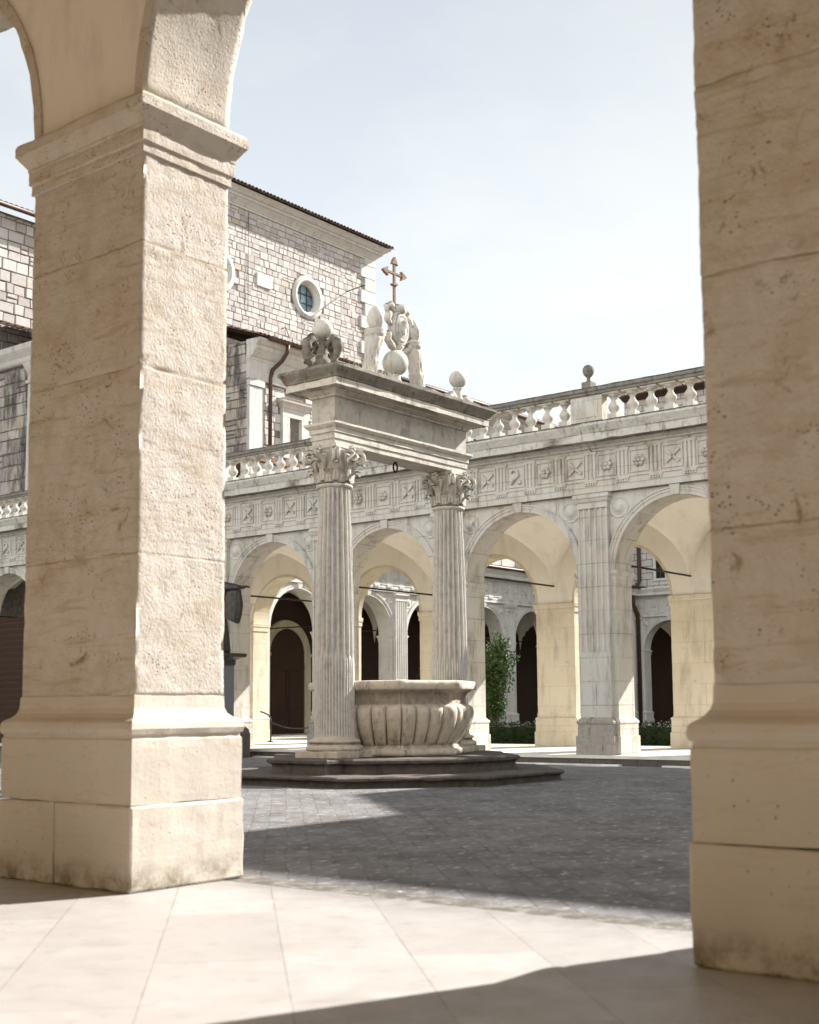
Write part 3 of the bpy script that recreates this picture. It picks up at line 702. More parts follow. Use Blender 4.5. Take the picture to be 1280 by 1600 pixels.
# ------------------------------------------------------------------ wing beyond (faces the garden court)
NW = thing('cloister_wing', 'pale sunlit garden wing seen through the gallery arches, lower arches under a plain wall', 'building', (42.0, 39.6, 0))
NB = 7
for n in range(NB): place(order+[o for o in inside if o.name.startswith(('vault', 'tie', 'terrace'))], NW, n*BAY, 'white')
t = MB().mold(1.823-BAY, -1.823, .003, .847, [(0, -.037), (0, 6.82)]).build('end_pier', 'white', NW)
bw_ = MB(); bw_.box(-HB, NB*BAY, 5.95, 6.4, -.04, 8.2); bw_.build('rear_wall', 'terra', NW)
up = MB().box(-HB, NB*BAY, .75, 1.3, 8.624, 12.2); up.build('upper_wall', 'farwall', NW)
pn = MB()
for k in range(24): pn.box(-HB+k*1.4+.06, -HB+(k+1)*1.4-.06, .715, .749, 8.9, 11.8)
pn.build('wall_panel', 'white', NW)
def tiles(mb, u0, u1, y0, z0, y1, z1, pitch=.24, r=.085):
    n = int((u1-u0)/pitch); rnd = random.Random(11)
    rows = max(2, int(math.hypot(y1-y0, z1-z0)/.55))
    for k in range(n):
        u = u0+(k+.5)*pitch
        for q in range(rows):
            a = q/rows; b = (q+1.12)/rows; j = rnd.uniform(-.015, .015)
            ya, za, yb, zb = y0+(y1-y0)*a, z0+(z1-z0)*a, y0+(y1-y0)*min(1, b), z0+(z1-z0)*min(1, b)
            rr = []
            for (yy, zz, s_) in ((ya, za+.035, 1.0), (yb, zb, .82)):
                rr.append([(u+j+r*s_*math.cos(pi*i/5), yy, zz+r*s_*math.sin(pi*i/5)) for i in range(6)])
            mb.strip(rr, True)
    mb.strip([[(u0, y0, z0), (u1, y0, z0)], [(u0, y1, z1), (u1, y1, z1)]])
tl = MB(); tiles(tl, -HB, NB*BAY, .15, 8.80, .74, 9.02, .26); tl.strip([[(-HB, .12, 8.76), (NB*BAY, .12, 8.76)], [(-HB, .74, 8.98), (NB*BAY, .74, 8.98)]])
tl.build('terrace_roof', 'tile', NW)
MB().tube([(-HB, -.78, 8.66), (NB*BAY, -.78, 8.66)], .09, 8).build('gutter', 'pipe', NW)
MB().box(-HB, NB*BAY, .6, 7, 12.2, 12.45).build('roof', 'tile', NW)
# door at the back of the wing's vaulted walk
DU, DY = 47.4-42.0, 5.95
sr = MB(); archivolt(sr, 0, 4.0, [(1.27, 0), (1.27, -.12), (1.68, -.12), (1.72, 0)], 30); sr.box(-1.72, -1.27, -.12, 0, -.03, 4.0); sr.box(1.27, 1.72, -.12, 0, -.03, 4.0); sr.box(-1.76, -1.23, -.15, -.121, 3.86, 4.03); sr.box(1.23, 1.76, -.15, -.121, 3.86, 4.03)
door = MB(); door.box(-1.27, 1.27, -.06, -.01, -.03, 4.0); arc = [(1.27*math.cos(pi*i/20), 4.0+1.27*math.sin(pi*i/20)) for i in range(21)]
door.poly(arc, -.06, -.01, 'y'); door.box(-1.27, 1.27, -.09, -.0601, 3.2, 3.38); door.box(-.05, .05, -.09, -.0601, -.03, 3.19)
for s in (-1, 1):
    for (za, zb) in ((.15, 1.05), (1.2, 2.1), (2.25, 3.08)): door.box(min(s*.16, s*1.12), max(s*.16, s*1.12), -.085, -.0601, za, zb)
dob = door.build('door', 'wood', NW, (DU, DY, 0), bevel=.01)
sr.build('door_surround', 'inner', dob)
MB().lathe([(.03, -.14), (.045, -.12), (.02, -.09), (.02, -.06)], 10, (.1, 0, 1.15), ax='y').build('handle', 'iron', dob)

# ------------------------------------------------------------------ tall wing closing the garden court
EW = thing('monastery_wing', 'tall shaded stone wing with white framed windows and brown downpipe, far behind the rightmost arch', 'building', (73.2, 39.6-HB, 0), -pi/2)
for n in range(-1, 6): place(order+[o for o in inside if o.name.startswith(('vault', 'terrace'))], EW, n*BAY, 'white')
MB().box(-HB-4, 7*BAY, .2, 1.2, 8.624, 12.6).build('upper_wall', 'farwall', EW)
MB().box(-HB-4, 7*BAY, 6.6, 7.6, 8.0, 22.9).build('attic_wall', 'farwall', EW)
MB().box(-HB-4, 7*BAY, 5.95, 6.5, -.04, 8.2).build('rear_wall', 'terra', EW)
for n in range(-1, 6):
    for zz in (9.25,):
        f = MB()
        for (a, b, c, d) in ((-.5, -.32, 0, 1.3), (.32, .5, 0, 1.3), (-.55, .55, 1.3, 1.5), (-.6, .6, -.14, 0)): f.box(a, b, -.10, .02, c, d)
        wo = f.build('window', 'white', EW, (n*BAY-.6, .199, zz), bevel=.008)
        MB().box(-.32, .32, -.03, -.004, 0, 1.3).build('pane', 'dark', wo)
        MB().box(-.02, .02, -.045, -.031, 0, 1.3).box(-.32, .32, -.045, -.031, .62, .66).build('glazing_bar', 'bars', wo)
tl = MB(); tiles(tl, -HB-4, 7*BAY, 5.75, 22.95, 11, 24.2, .3, .11); tl.build('roof', 'tile', EW)
MB().poly([(6.6, 22.65), (6.3, 22.7), (5.95, 22.85), (5.8, 22.88), (5.8, 22.94), (7.6, 22.94), (7.6, 22.65)], -HB-4, 7*BAY, 'x').build('eave', 'wood', EW)
MB().tube([(-HB+.35, .03, 12.5), (-HB+.35, .03, 9.2), (-HB+.35, -.85, 8.2), (-HB+.35, -.85, 7.6), (-HB+.35, -.28, 7.0), (-HB+.35, -.28, 0)], .13, 10).build('drainpipe', 'pipe', EW)

# ------------------------------------------------------------------ church: nave with round windows, lean-to aisle in front
CH = thing('church', 'tall rough stone church nave with round windows under a tiled eave, behind the well', 'church', (0, 0, 0))
NY = 53.0; NX0, NX1 = 44.5, 63.25; NZ = 30.6
ocs = [(56.9, 26.55), (49.30, 26.35)]
def nave_front():
    t = MB(); xs = [NX0]
    for (cx, cz) in sorted(ocs): xs += [cx-1.4, cx+1.4]
    xs.append(NX1)
    for i in range(0, len(xs), 2): t.box(xs[i], xs[i+1], NY, NY+.6, -.5, NZ)
    for cx, cz in ocs:
        t.box(cx-1.4, cx+1.4, NY, NY+.6, -.5, cz-1.4); t.box(cx-1.4, cx+1.4, NY, NY+.6, cz+1.4, NZ)
        n = 40; ring = [(cx+1.1*math.cos(2*pi*i/n), cz+1.1*math.sin(2*pi*i/n)) for i in range(n)]
        sq = []
        for x, z in ring:
            k = 1.4/max(abs(x-cx), abs(z-cz)); sq.append((cx+(x-cx)*k, cz+(z-cz)*k))
        t.loft([[(x, NY, z) for x, z in sq], [(x, NY, z) for x, z in ring], [(x, NY+.6, z) for x, z in ring]], False)
    t.box(NX0, NX0+.5, NY+.601, NY+8, -.5, NZ); t.box(NX1-.5, NX1, NY+.601, NY+8, -.5, NZ); t.box(NX0, NX1, NY+8.001, NY+8.5, -.5, NZ)
    return t
nave = nave_front().build('nave_wall', 'mortar', CH)
t = MB(); block_wall(t, NX0, NX1-.9, 15.5, NZ-.02, NY-.001, (.32, .47), (.30, .70), .034, .06, [(a, b, 1.36) for a, b in ocs], -1, 5, .028)
t.build('stone_facing', 'blocks', nave)
t = MB(); block_wall(t, -NY-8.4, -NY-.05, 15.5, NZ-.02, 0, (.36, .55), (.4, .9), .04, .075, (), -1, 41, .028)
t2 = MB(); t2.add([(NX0-.001+y, -x, z) for x, y, z in t.v], t.f); t2.build('side_facing', 'blocks', nave)
t = MB(); z = 15.5; k = 0
while z < NZ-.3:
    L = .95 if k % 2 else 1.35; h = .86; t.box(NX1-L, NX1+.10, NY-.16, NY+1.0 if k % 2 else NY+.7, z+.015, min(z+h, NZ)-.015); z += h; k += 1
t.build('quoin', 'white', CH, bevel=.025)
t = MB(); prof = [(0, NZ-.05), (.10, NZ-.04), (.10, NZ+.08), (.16, NZ+.10), (.16, NZ+.16), (.40, NZ+.38), (.50, NZ+.42), (.50, NZ+.56), (.62, NZ+.58), (.82, NZ+.74), (.88, NZ+.76), (.88, NZ+.84), (.2, NZ+.86)]
t.mold(NX0, NX1, NY, NY+8.5, prof); t.build('cornice', 'white', CH)
t = MB(); tiles(t, NX0-1.05, NX1+1.05, NY-1.12, NZ+.88, NY+4.2, NZ+2.6, .30, .12)
t.strip([[(NX0-1.05, NY+4.2, NZ+2.6), (NX1+1.05, NY+4.2, NZ+2.6)], [(NX0-1.05, NY+9.6, NZ+.88), (NX1+1.05, NY+9.6, NZ+.88)]])
t.add([(NX1+.9, NY-1.0, NZ+.87), (NX1+.9, NY+4.2, NZ+2.5), (NX1+.9, NY+9.4, NZ+.87)], [(0, 1, 2)]); t.add([(NX0-.9, NY-1.0, NZ+.87), (NX0-.9, NY+4.2, NZ+2.5), (NX0-.9, NY+9.4, NZ+.87)], [(0, 1, 2)])
t.build('nave_roof', 'tile', CH)
for cx, cz in ocs:
    f = MB().lathe([(1.02, .55), (.90, .38), (.86, .3), (.86, .1), (1.0, -.05), (1.02, -.13), (1.12, -.16), (1.2, -.14), (1.22, -.10), (1.36, -.11), (1.38, .0), (1.12, .02)], 44, ax='y')
    f.f = f.f[:-2]; f.sm = f.sm[:-2]
    ro = f.build('round_window', 'white', CH, (cx, NY, cz))
    MB().lathe([(.0001, .33), (.87, .33), (.87, .36), (.0001, .36)], 36, ax='y').build('pane', 'glass', ro)
    b = MB()
    for a in (-.29, .29):
        h = math.sqrt(.86**2-a*a); b.box(a-.03, a+.03, .27, .329, -h, h); b.box(-h, h, .272, .328, a-.03, a+.03)
    b.build('glazing_bar', 'bars', ro)
MB().box(52.45, 53.65, NY-.13, NY-.002, 26.2, 27.0).build('stone_plaque', 'white', CH, bevel=.02)
MB().tube([(60.6, NY, 27.9), (60.6, NY-1.6, 28.0)], .035, 8).build('iron_bracket', 'iron', CH)
MB().tube([(51.7, NY-.12, 30.5), (51.7, NY-.12, 24.5)], .016, 6).tube([(54.5, NY-.13, 24.0), (54.7, NY-.3, 24.1), (55.0, NY-.3, 23.6)], .03, 6).build('lightning_wire', 'iron', CH)
AX0, AX1, AY, AZ = 45.5, 78.0, 46.5, 19.2
aw = MB().box(AX0, AX1, AY+.0, AY+.5, -.5, AZ)
aw.add([(AX0, AY+.5, -.5), (AX0, NY, -.5), (AX0, NY, AZ+3.4), (AX0, AY+.5, AZ+.9), (AX0+.4, AY+.5, -.5), (AX0+.4, NY, -.5), (AX0+.4, NY, AZ+3.4), (AX0+.4, AY+.5, AZ+.9)], [(0, 1, 2, 3), (7, 6, 5, 4), (3, 2, 6, 7)])
aisle = aw.build('aisle_wall', 'mortar', CH)
t = MB(); block_wall(t, -NY, -AY-.02, 9.5, AZ+.9, 0, (.36, .62), (.5, 1.2), .05, .08, (), -1, 9, .03)
t2 = MB(); t2.add([(AX0+y, -x, z) for x, y, z in t.v], t.f)
t3 = MB(); block_wall(t3, -NY, -AY-3.2, AZ+.93, AZ+2.1, 0, (.36, .5), (.5, 1.2), .05, .08, (), -1, 12, .03)
t2.add([(AX0+y, -x, z) for x, y, z in t3.v], t3.f)
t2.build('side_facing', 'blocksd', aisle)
t = MB(); block_wall(t, AX0+1.0, AX0+14, 9.5, AZ-1.2, AY-.001, (.36, .52), (.4, .85), .035, .07, [(48.83, z_/10, .95) for z_ in range(148, 176, 4)], -1, 21, .02)
t.build('front_facing', 'white', aisle)
MB().box(AX0-.04, AX0+.98, AY-.16, AY+.05, 9, 17.7).box(AX0-.06, AX0+1.04, AY-.22, AY+.05, 17.72, 18.05).build('corner_pilaster', 'white', CH, bevel=.02)
MB().box(AX0-.12, AX1, AY-.2, AY+.001, 18.07, AZ-.0).build('frieze_band', 'white', CH)
MB().poly([(AY+.1, AZ-.14), (AY-.16, AZ-.14), (AY-.22, AZ-.10), (AY-.22, AZ), (AY-.34, AZ+.10), (AY-.55, AZ+.36), (AY-.60, AZ+.38), (AY-.60, AZ+.60), (AY-.70, AZ+.64), (AY-.86, AZ+.82), (AY-.88, AZ+.92), (AY+.1, AZ+.93)], AX0-.04, AX1, 'x').build('aisle_cornice', 'white', CH)
t = MB(); tiles(t, AX0-.2, AX1, AY-.98, AZ+.98, NY-.02, AZ+3.55, .3, .11)
t.add([(AX0-.2, AY-.9, AZ+.93), (AX0-.2, NY, AZ+3.45), (AX0+.4, NY, AZ+3.45), (AX0+.4, AY-.9, AZ+.93)], [(0, 1, 2, 3)]); t.build('aisle_roof', 'tile', CH)
MB().tube([(AX0+.5, AY-1.06, AZ+.92), (AX1, AY-1.06, AZ+.92)], .12, 10).build('gutter', 'pipe', CH)
MB().tube([(47.35, AY-1.06, AZ+.85), (47.35, AY-1.0, AZ+.45), (47.25, AY-.75, AZ+.05), (46.95, AY-.32, AZ-.45), (46.9, AY-.24, AZ-.9), (46.9, AY-.2, 8.8)], .11, 10).build('drainpipe', 'pipe', CH)
f = MB()
for (a, b, c, d) in ((-.98, -.46, 14.3, 16.5), (.46, .98, 14.3, 16.5), (-.98, .98, 16.501, 16.95)): f.box(a, b, -.2, .05, c, d)
f.mold(-.98, .98, -.2, .05, [(.02, 16.952), (.05, 17.0), (.08, 17.08), (.16, 17.16), (.26, 17.24), (.28, 17.36), (.32, 17.40), (.02, 17.42)])
wo = f.build('window', 'white', CH, (48.83, AY-.03, 0), bevel=.01)
MB().box(-.459, .459, .031, .08, 14.3, 16.499).build('pane', 'dark', wo)

# chapel block further along the same side, mostly behind the left pier
CP = thing('chapel_block', 'narrow slice of stone chapel with tiled roof and corner pilaster beyond the left pier', 'building', (0, 0, 0))
t = MB().box(22, 40.5, 52.5, 60, -.5, 25.2).box(34.2, 41, 48, 52.45, -.5, 17.2); cpw = t.build('chapel_wall', 'mortar', CP)
t = MB(); block_wall(t, 26, 40.4, 17.5, 25.1, 52.499, (.4, .6), (.4, .9), .06, .09, (), -1, 31, .03); t.build('stone_facing', 'blocks', cpw)
t = MB(); tiles(t, 21.5, 41, 51.8, 25.3, 57, 27.6, .3, .12); t.build('chapel_roof', 'tile', CP)
MB().tube([(21.5, 51.75, 25.25), (41, 51.75, 25.25)], .13, 8).build('gutter', 'pipe', CP)
MB().box(34.0, 35.3, 47.8, 48.9, 8.6, 15.9).mold(34.0, 35.3, 47.8, 48.9, [(.0, 15.92), (.08, 15.95), (.08, 16.1), (0, 16.12), (0, 16.4), (.14, 16.7), (.2, 16.9), (.02, 16.92)]).build('corner_pilaster', 'white', CP, bevel=.015)
MB().mold(34.2, 41, 48, 52.4, [(.22, 16.93), (.28, 17.0), (.28, 17.2), (.5, 17.5), (.52, 17.75), (.1, 17.78)]).build('cornice', 'white', CP)
t = MB(); tiles(t, 33.6, 41.2, 47.3, 17.82, 52.4, 19.6, .3, .11); t.build('lean_to_roof', 'tile', CP)
t = MB(); block_wall(t, -52.4, -48.95, 8.7, 16.9, 0, (.45, .7), (.6, 1.2), .05, .08, (), -1, 33, .03)
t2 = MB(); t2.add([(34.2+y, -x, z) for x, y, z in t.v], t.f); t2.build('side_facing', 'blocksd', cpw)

# ------------------------------------------------------------------ the well
WX, WY = 17.6, 14.32
WL = thing('stone_well', 'marble well with gadrooned octagonal basin between two fluted columns carrying a carved entablature', 'well', (WX, WY, 0))
def ngon(n, r, a0): return [(r*math.cos(a0+2*pi*k/n), r*math.sin(a0+2*pi*k/n)) for k in range(n)]
def octmold(prof, a0=pi/8):
    mb = MB(); mb.loft([[(x, y, z) for x, y in ngon(8, r, a0)] for r, z in prof]); return mb
t = octmold([(2.93, -.4), (2.93, .075), (2.95, .085), (3.0, .10), (3.01, .135), (2.98, .16), (1.6, .162)])
wear(t.build('lower_step', 'step', WL), .014, 3, .16)
t = octmold([(2.17, .10), (2.17, .30), (2.19, .31), (2.24, .33), (2.25, .375), (2.21, .40), (1.0, .402)])
t.mold(-2.42, -1.05, -.62, .62, [(-.02, .12), (-.02, .31), (.04, .335), (.05, .38), (.02, .405)]); t.mold(1.2, 2.36, -.62, .62, [(-.02, .12), (-.02, .31), (.04, .335), (.05, .38), (.02, .4055)])
wear(t.build('upper_step', 'step', WL), .012, 3.2, .14)
# basin
t = MB(); N = 384; rings = []
prof = [(1.26, .41, 0), (1.28, .46, 0), (1.26, .51, 0), (1.20, .53, 0), (1.17, .57, 0), (1.15, .595, .2), (1.20, .65, .8), (1.275, .75, 1), (1.345, .88, 1), (1.39, 1.02, 1), (1.405, 1.13, 1), (1.385, 1.205, .95), (1.335, 1.245, .5), (1.27, 1.265, 0), (1.255, 1.29, 0), (1.26, 1.39, 0), (1.30, 1.46, 0), (1.37, 1.50, 0), (1.43, 1.508, 0), (1.445, 1.53, 0), (1.45, 1.61, 0), (1.43, 1.65, 0), (1.36, 1.663, 0), (1.14, 1.655, 0), (1.08, 1.63, 0), (1.06, 1.2, 0), (.95, .8, 0), (.8, .62, 0)]
for r, z, gd in prof:
    ring = []
    for k in range(N):
        a = 2*pi*k/N; am = ((a + pi/8 + pi/8) % (pi/4)) - pi/8
        ro = r*math.cos(pi/8)/math.cos(am)*1.03; ro = ro*.95 + r*.05
        gphase = (a + pi/8) / (pi/4) * 4
        g_ = abs(math.sin(pi*gphase))**.42 - .8
        rr = ro + gd*.105*g_
        p = (rr*math.cos(a), rr*math.sin(a), z)
        rr += .012*nz3(p, 3)+.007*nz3(p, 9, 1)
        if pi/8-abs(am) < .011: rr -= .018
        ring.append((rr*math.cos(a), rr*math.sin(a), z+.006*nz3(p, 2.4, 3)))
    rings.append(ring)
t.loft(rings, True, True)
jb = t.build('basin', 'basin', WL)
# columns
def column(x):
    t = MB(); NF = 20; n = NF*12; rings = []
    zs = [.70, .72, .76] + [.80+.12*i for i in range(34)] + [4.86, 4.90, 4.92]
    for z in zs:
        h = (z-.7)/4.22; rad = .335 - .072*h + .022*math.sin(pi*min(1, h*1.0)); fl = .044
        end = min(1, (z-.72)/.07) * min(1, max(0, (4.90-z))/.07); cab = z < 2.08; ring = []
        for k in range(n):
            a = 2*pi*k/n; s = math.sin(NF*a/2)**2
            d = (-.014*(s**6) - .01*max(0, s-.3)*0 + .0) if False else 0
            if cab: d = -.020*(1-abs(2*s-1))*1.0 if s > .12 else 0
            else: d = -fl*max(0, (s-.12)/.88)**.6
            p = (x+rad*math.cos(a), rad*math.sin(a), z)
            e = .008*nz3(p, 3)+.006*nz3(p, 11, 1)
            rr = rad + d*max(0, end) + e - max(0, nz3(p, 6, 2)-.5)*.06
            ring.append((x+rr*math.cos(a), rr*math.sin(a), z))
        rings.append(ring)
    t.loft(rings, True, True)
    c = t.build('column', 'column', WL)
    b = MB().mold(x-.46, x+.46, -.46, .46, [(0, .405), (0, .50), (-.01, .515)])
    b.lathe([(.46, .515), (.475, .54), (.47, .585), (.43, .60), (.415, .61), (.40, .63), (.405, .645), (.425, .65), (.43, .675), (.40, .70), (.37, .705), (.355, .72), (.34, .74)], 40, (x, 0, 0))
    wear(b.build('column_base', 'basin', c), .006, 4, .08)
    k = MB().lathe([(.262, 4.88), (.30, 4.90), (.312, 4.925), (.30, 4.95), (.27, 4.96), (.262, 5.0), (.265, 5.2), (.29, 5.38), (.345, 5.47), (.36, 5.50)], 32, (x, 0, 0))
    def leaf(a, z0, h, r0, wd, curl):
        rows = []
        for i in range(8):
            v = i/7; ww = wd*(1-.25*v)*(1 if v < .75 else (1-((v-.75)/.25)**2*.85)); rr = r0 + .03 + .03*v + curl*max(0, v-.55)**1.5*3.0
            zz = z0 + h*(v if v < .82 else .82 + (v-.82)*.1 - (v-.82)**2*3.0); row = []
            for j in range(7):
                q = (j-3)/3; da = q*ww/(rr+.05); rj = rr + .022*(1-abs(q)) + .012*math.cos(q*9)
                row.append((x+rj*math.cos(a+da), rj*math.sin(a+da), zz - .03*abs(q)*v + .018*abs(math.sin(v*9))*abs(q)))
            rows.append(row)
        k.strip(rows, True)
        k.strip([[(p[0]*.985+x*.015, p[1]*.985, p[2]) for p in r_] for r_ in rows], True)
    for i in range(8): leaf(i*pi/4+pi/8, 4.97, .25, .262, .10, .17)
    for i in range(8): leaf(i*pi/4, 5.0, .40, .27, .105, .20)
    for i in range(4):
        a = pi/4+i*pi/2; pts = []
        for q in range(26):
            s = q/25; th = s*4.2*pi*.62; rad = .115*(1-s*.8)
            pts.append((.425+rad*math.cos(pi/2+1.1-th)*.9, 5.40+rad*math.sin(pi/2+1.1-th)*1.05))
        pts = [(.30, 5.18), (.33, 5.33)] + pts
        for off in (-.035, .035):
            k.tube([(x+r_*math.cos(a)-off*math.sin(a), r_*math.sin(a)+off*math.cos(a), z) for r_, z in pts], [.045-.026*i2/len(pts) for i2 in range(len(pts))], 6)
    for i in range(4):
        a = i*pi/2
        for q in range(5):
            b_ = q*2*pi/5; k.ball((x+.40*math.cos(a)-.045*math.cos(b_)*math.sin(a), .40*math.sin(a)+.045*math.cos(b_)*math.cos(a), 5.52+.045*math.sin(b_)), .032, 8)
        for off in (-.12, .12):
            k.tube([(x+.30*math.cos(a)-off*.3*math.sin(a), .30*math.sin(a)+off*.3*math.cos(a), 5.2), (x+.34*math.cos(a)-off*.8*math.sin(a), .34*math.sin(a)+off*.8*math.cos(a), 5.36), (x+.39*math.cos(a)-off*1.2*math.sin(a), .39*math.sin(a)+off*1.2*math.cos(a), 5.44), (x+.40*math.cos(a)-off*.8*math.sin(a), .40*math.sin(a)+off*.8*math.cos(a), 5.40)], [.03, .035, .035, .025], 6)
    ab = []
    for i in range(4):
        a = pi/4+i*pi/2; nx_ = a+pi/2
        p0 = (.50*math.cos(a), .50*math.sin(a)); p1 = (.50*math.cos(nx_), .50*math.sin(nx_)); mid = a+pi/4
        for q in range(9):
            s = q/9; ins = .07*math.sin(pi*s); px, py = p0[0]*(1-s)+p1[0]*s, p0[1]*(1-s)+p1[1]*s
            ab.append((px-ins*math.cos(mid), py-ins*math.sin(mid)))
    k.loft([[(x+a*.93, b*.93, 5.50) for a, b in ab], [(x+a*.96, b*.96, 5.535) for a, b in ab], [(x+a, b, 5.55) for a, b in ab], [(x+a, b, 5.598) for a, b in ab]])
    k.build('capital', 'well', c)
column(16.06-WX); column(19.28-WX)
ex0, ex1, ey0, ey1 = 15.78-WX, 19.52-WX, -.26, .26
t = MB().mold(ex0, ex1, ey0, ey1, [(0, 5.60), (0, 5.69), (.018, 5.694), (.018, 5.80), (.036, 5.804), (.036, 5.885), (.05, 5.89), (.085, 5.93), (.095, 5.935), (.095, 5.975), (.0, 5.985)])
ar = wear(t.build('architrave', 'well', WL), .007, 4, .10)
t = MB().mold(ex0, ex1, ey0, ey1, [(0, 5.986), (0, 6.40), (.03, 6.41)]); wear(t.build('frieze', 'canopy', WL), .006, 3, .15)
t = MB().mold(ex0, ex1, ey0, ey1, [(.02, 6.412), (.04, 6.42), (.04, 6.445), (.085, 6.49), (.12, 6.50), (.13, 6.515), (.30, 6.53), (.30, 6.515), (.315, 6.515), (.315, 6.635), (.30, 6.655)])
co_ = wear(t.build('cornice', 'cornice', WL), .010, 4, .09)
t = MB().mold(ex0, ex1, ey0, ey1, [(.30, 6.640), (.332, 6.645), (.332, 6.665), (.355, 6.70), (.40, 6.76), (.425, 6.80), (.425, 6.845), (.30, 6.87), (.05, 6.90)])
wear(t.build('cyma', 'lichen', co_), .018, 5, .07)
t = MB().mold(ex0+.1, ex1-.1, ey0+.02, ey1-.02, [(.32, 6.85), (.28, 6.92), (.10, 6.985), (-.1, 7.0)]); wear(t.build('cornice_top_course', 'lichen', WL), .045, 4.5, .10)
MB().tube([(.1+.055*math.cos(2*pi*i/20), 0, 5.50+.085*math.sin(2*pi*i/20)) for i in range(21)], .017, 8).tube([(.1, 0, 5.59), (.1, 0, 5.66)], .02, 8).build('pulley_ring', 'iron', WL)
def finial(x, r, z, kind):
    b = MB().ball((x, 0, z), r, 28)
    for i, p in enumerate(b.v):
        d = 1+.03*nz3(p, 7); b.v[i] = (x+(p[0]-x)*d, p[1]*d, z+(p[2]-z)*d)
    f = b.build('ball_finial', 'column', WL)
    t = MB()
    t.lathe([(.16, 6.92), (.15, 7.02), (.085, 7.12), (.07, z-r-.05), (.105, z-r-.02), (.08, z-r+.03)], 18, (x, 0, 0))
    if kind:
        for a, s in ((pi*1.0, 1.1), (pi*.5, 1.0), (0, .9), (-pi*.5, 1.0)):
            t.tube([(x+.10*math.cos(a), .10*math.sin(a), 7.30), (x+.25*math.cos(a)*s, .25*math.sin(a)*s, 7.38), (x+.36*math.cos(a)*s, .36*math.sin(a)*s, 7.28), (x+.33*math.cos(a)*s, .33*math.sin(a)*s, 7.12), (x+.26*math.cos(a)*s, .26*math.sin(a)*s, 7.02), (x+.32*math.cos(a)*s, .32*math.sin(a)*s, 6.93)], [.05, .095, .10, .075, .07, .09], 10)
        wear(t.build('claw_base', 'lichen', f), .03, 7, .06)
    else:
        for a in (0, pi): t.tube([(x+.08*math.cos(a), 0, 7.10), (x+.2*math.cos(a), 0, 7.15), (x+.33*math.cos(a), 0, 7.09), (x+.36*math.cos(a), 0, 7.0), (x+.29*math.cos(a), 0, 6.94)], [.05, .09, .10, .10, .07], 12)
        wear(t.build('scroll_base', 'well', f), .012, 7, .06)
finial(15.76-WX, .178, 7.60, 1); finial(19.64-WX, .172, 7.50, 0)
b = MB().ball((17.72-WX, 0, 7.42), .238, 30); b.lathe([(.17, 6.93), (.13, 7.05), (.09, 7.14), (.10, 7.2)], 18, (17.72-WX, 0, 0)); sb = b.build('crest_sphere', 'column', WL)
def torch(xb, xt, tilt):
    t = MB(); n = 48; rings = []
    for i in range(34):
        v = i/33; z = 6.93+.98*v; cx = xb+(xt-xb)*v; r = .12+.035*v if tilt else .10+.075*v
        if v < .06: r += .03
        ring = []
        for k in range(n):
            a = 2*pi*k/n; lf = .014*abs(math.sin(4*a + (0 if (v*3) % 1 < .5 else .8))) + .018*((v*2.4) % 1)
            if v > .88: lf = .03+.018*math.sin((v-.88)*80)
            rr = r+lf+.008*nz3((cx+math.cos(a), math.sin(a), z), 4); ring.append((cx+rr*math.cos(a), rr*math.sin(a)*.9, z))
        rings.append(ring)
    t.loft(rings, True, True); o = t.build('torch', 'well', WL)
    f = MB(); rings = []
    for i in range(14):
        v = i/13; r = .03+.11*math.sin(pi*min(1, .12+v*.88))**.8 if v < 1 else .005; ring = []
        for k in range(24):
            a = 2*pi*k/24; rr = r*(1+.12*math.sin(5*a+v*5)); ring.append((xt+rr*math.cos(a), rr*math.sin(a), 7.90+.46*v))
        rings.append(ring)
    f.loft(rings, True, True); f.build('flame', 'column', o)
torch(16.98-WX, 17.16-WX, 0); torch(18.42-WX, 18.22-WX, 1)
# cartouche: oval shield with scroll strap-work and a mitre
t = MB(); rings = []
for (s, y) in ((1.0, .06), (1.04, .0), (1.0, -.07), (.90, -.10), (.84, -.085), (.80, -.10), (.72, -.12), (.66, -.10), (.55, -.115), (.3, -.135), (.02, -.14)):
    rings.append([(.225*s*math.cos(2*pi*k/44), y, .33*s*math.sin(2*pi*k/44)) for k in range(44)])
t.loft(rings, True, True)
t.tube([(0, -.13, .14), (.05, -.155, .10), (.03, -.155, .0), (-.04, -.155, -.05), (.0, -.15, -.14)], [.02, .03, .034, .03, .02], 8)
co = t.build('cartouche', 'column', WL, (17.80-WX, 0, 8.07))
t = MB()
for s in (-1, 1):
    t.tube([(s*.20, 0, .26), (s*.30, -.03, .22), (s*.33, -.03, .10), (s*.25, -.03, .04)], [.06, .075, .07, .045], 10)
    t.tube([(s*.21, 0, -.22), (s*.31, -.03, -.16), (s*.33, -.03, -.27), (s*.22, -.02, -.35), (s*.08, 0, -.42)], [.05, .07, .075, .07, .06], 10)
    t.tube([(s*.10, 0, .30), (s*.22, .0, .42), (s*.30, .02, .36), (s*.27, .03, .27)], [.06, .075, .065, .04], 10)
t.lathe([(.14, -.52), (.11, -.46), (.07, -.40), (.12, -.33)], 18)
wear(t.build('scrollwork', 'well', co), .012, 6, .07)
t = MB(); t.lathe([(.12, .28), (.155, .31), (.15, .34), (.165, .38), (.14, .43), (.08, .46), (.03, .47)], 20)
wear(t.build('mitre', 'well', co), .012, 7, .06)
t = MB(); cxr, z0 = 17.70-WX, 8.40
t.box(cxr-.021, cxr+.021, -.021, .021, z0, 9.33); t.box(cxr-.27, cxr+.27, -.0205, .0205, 9.071, 9.111)
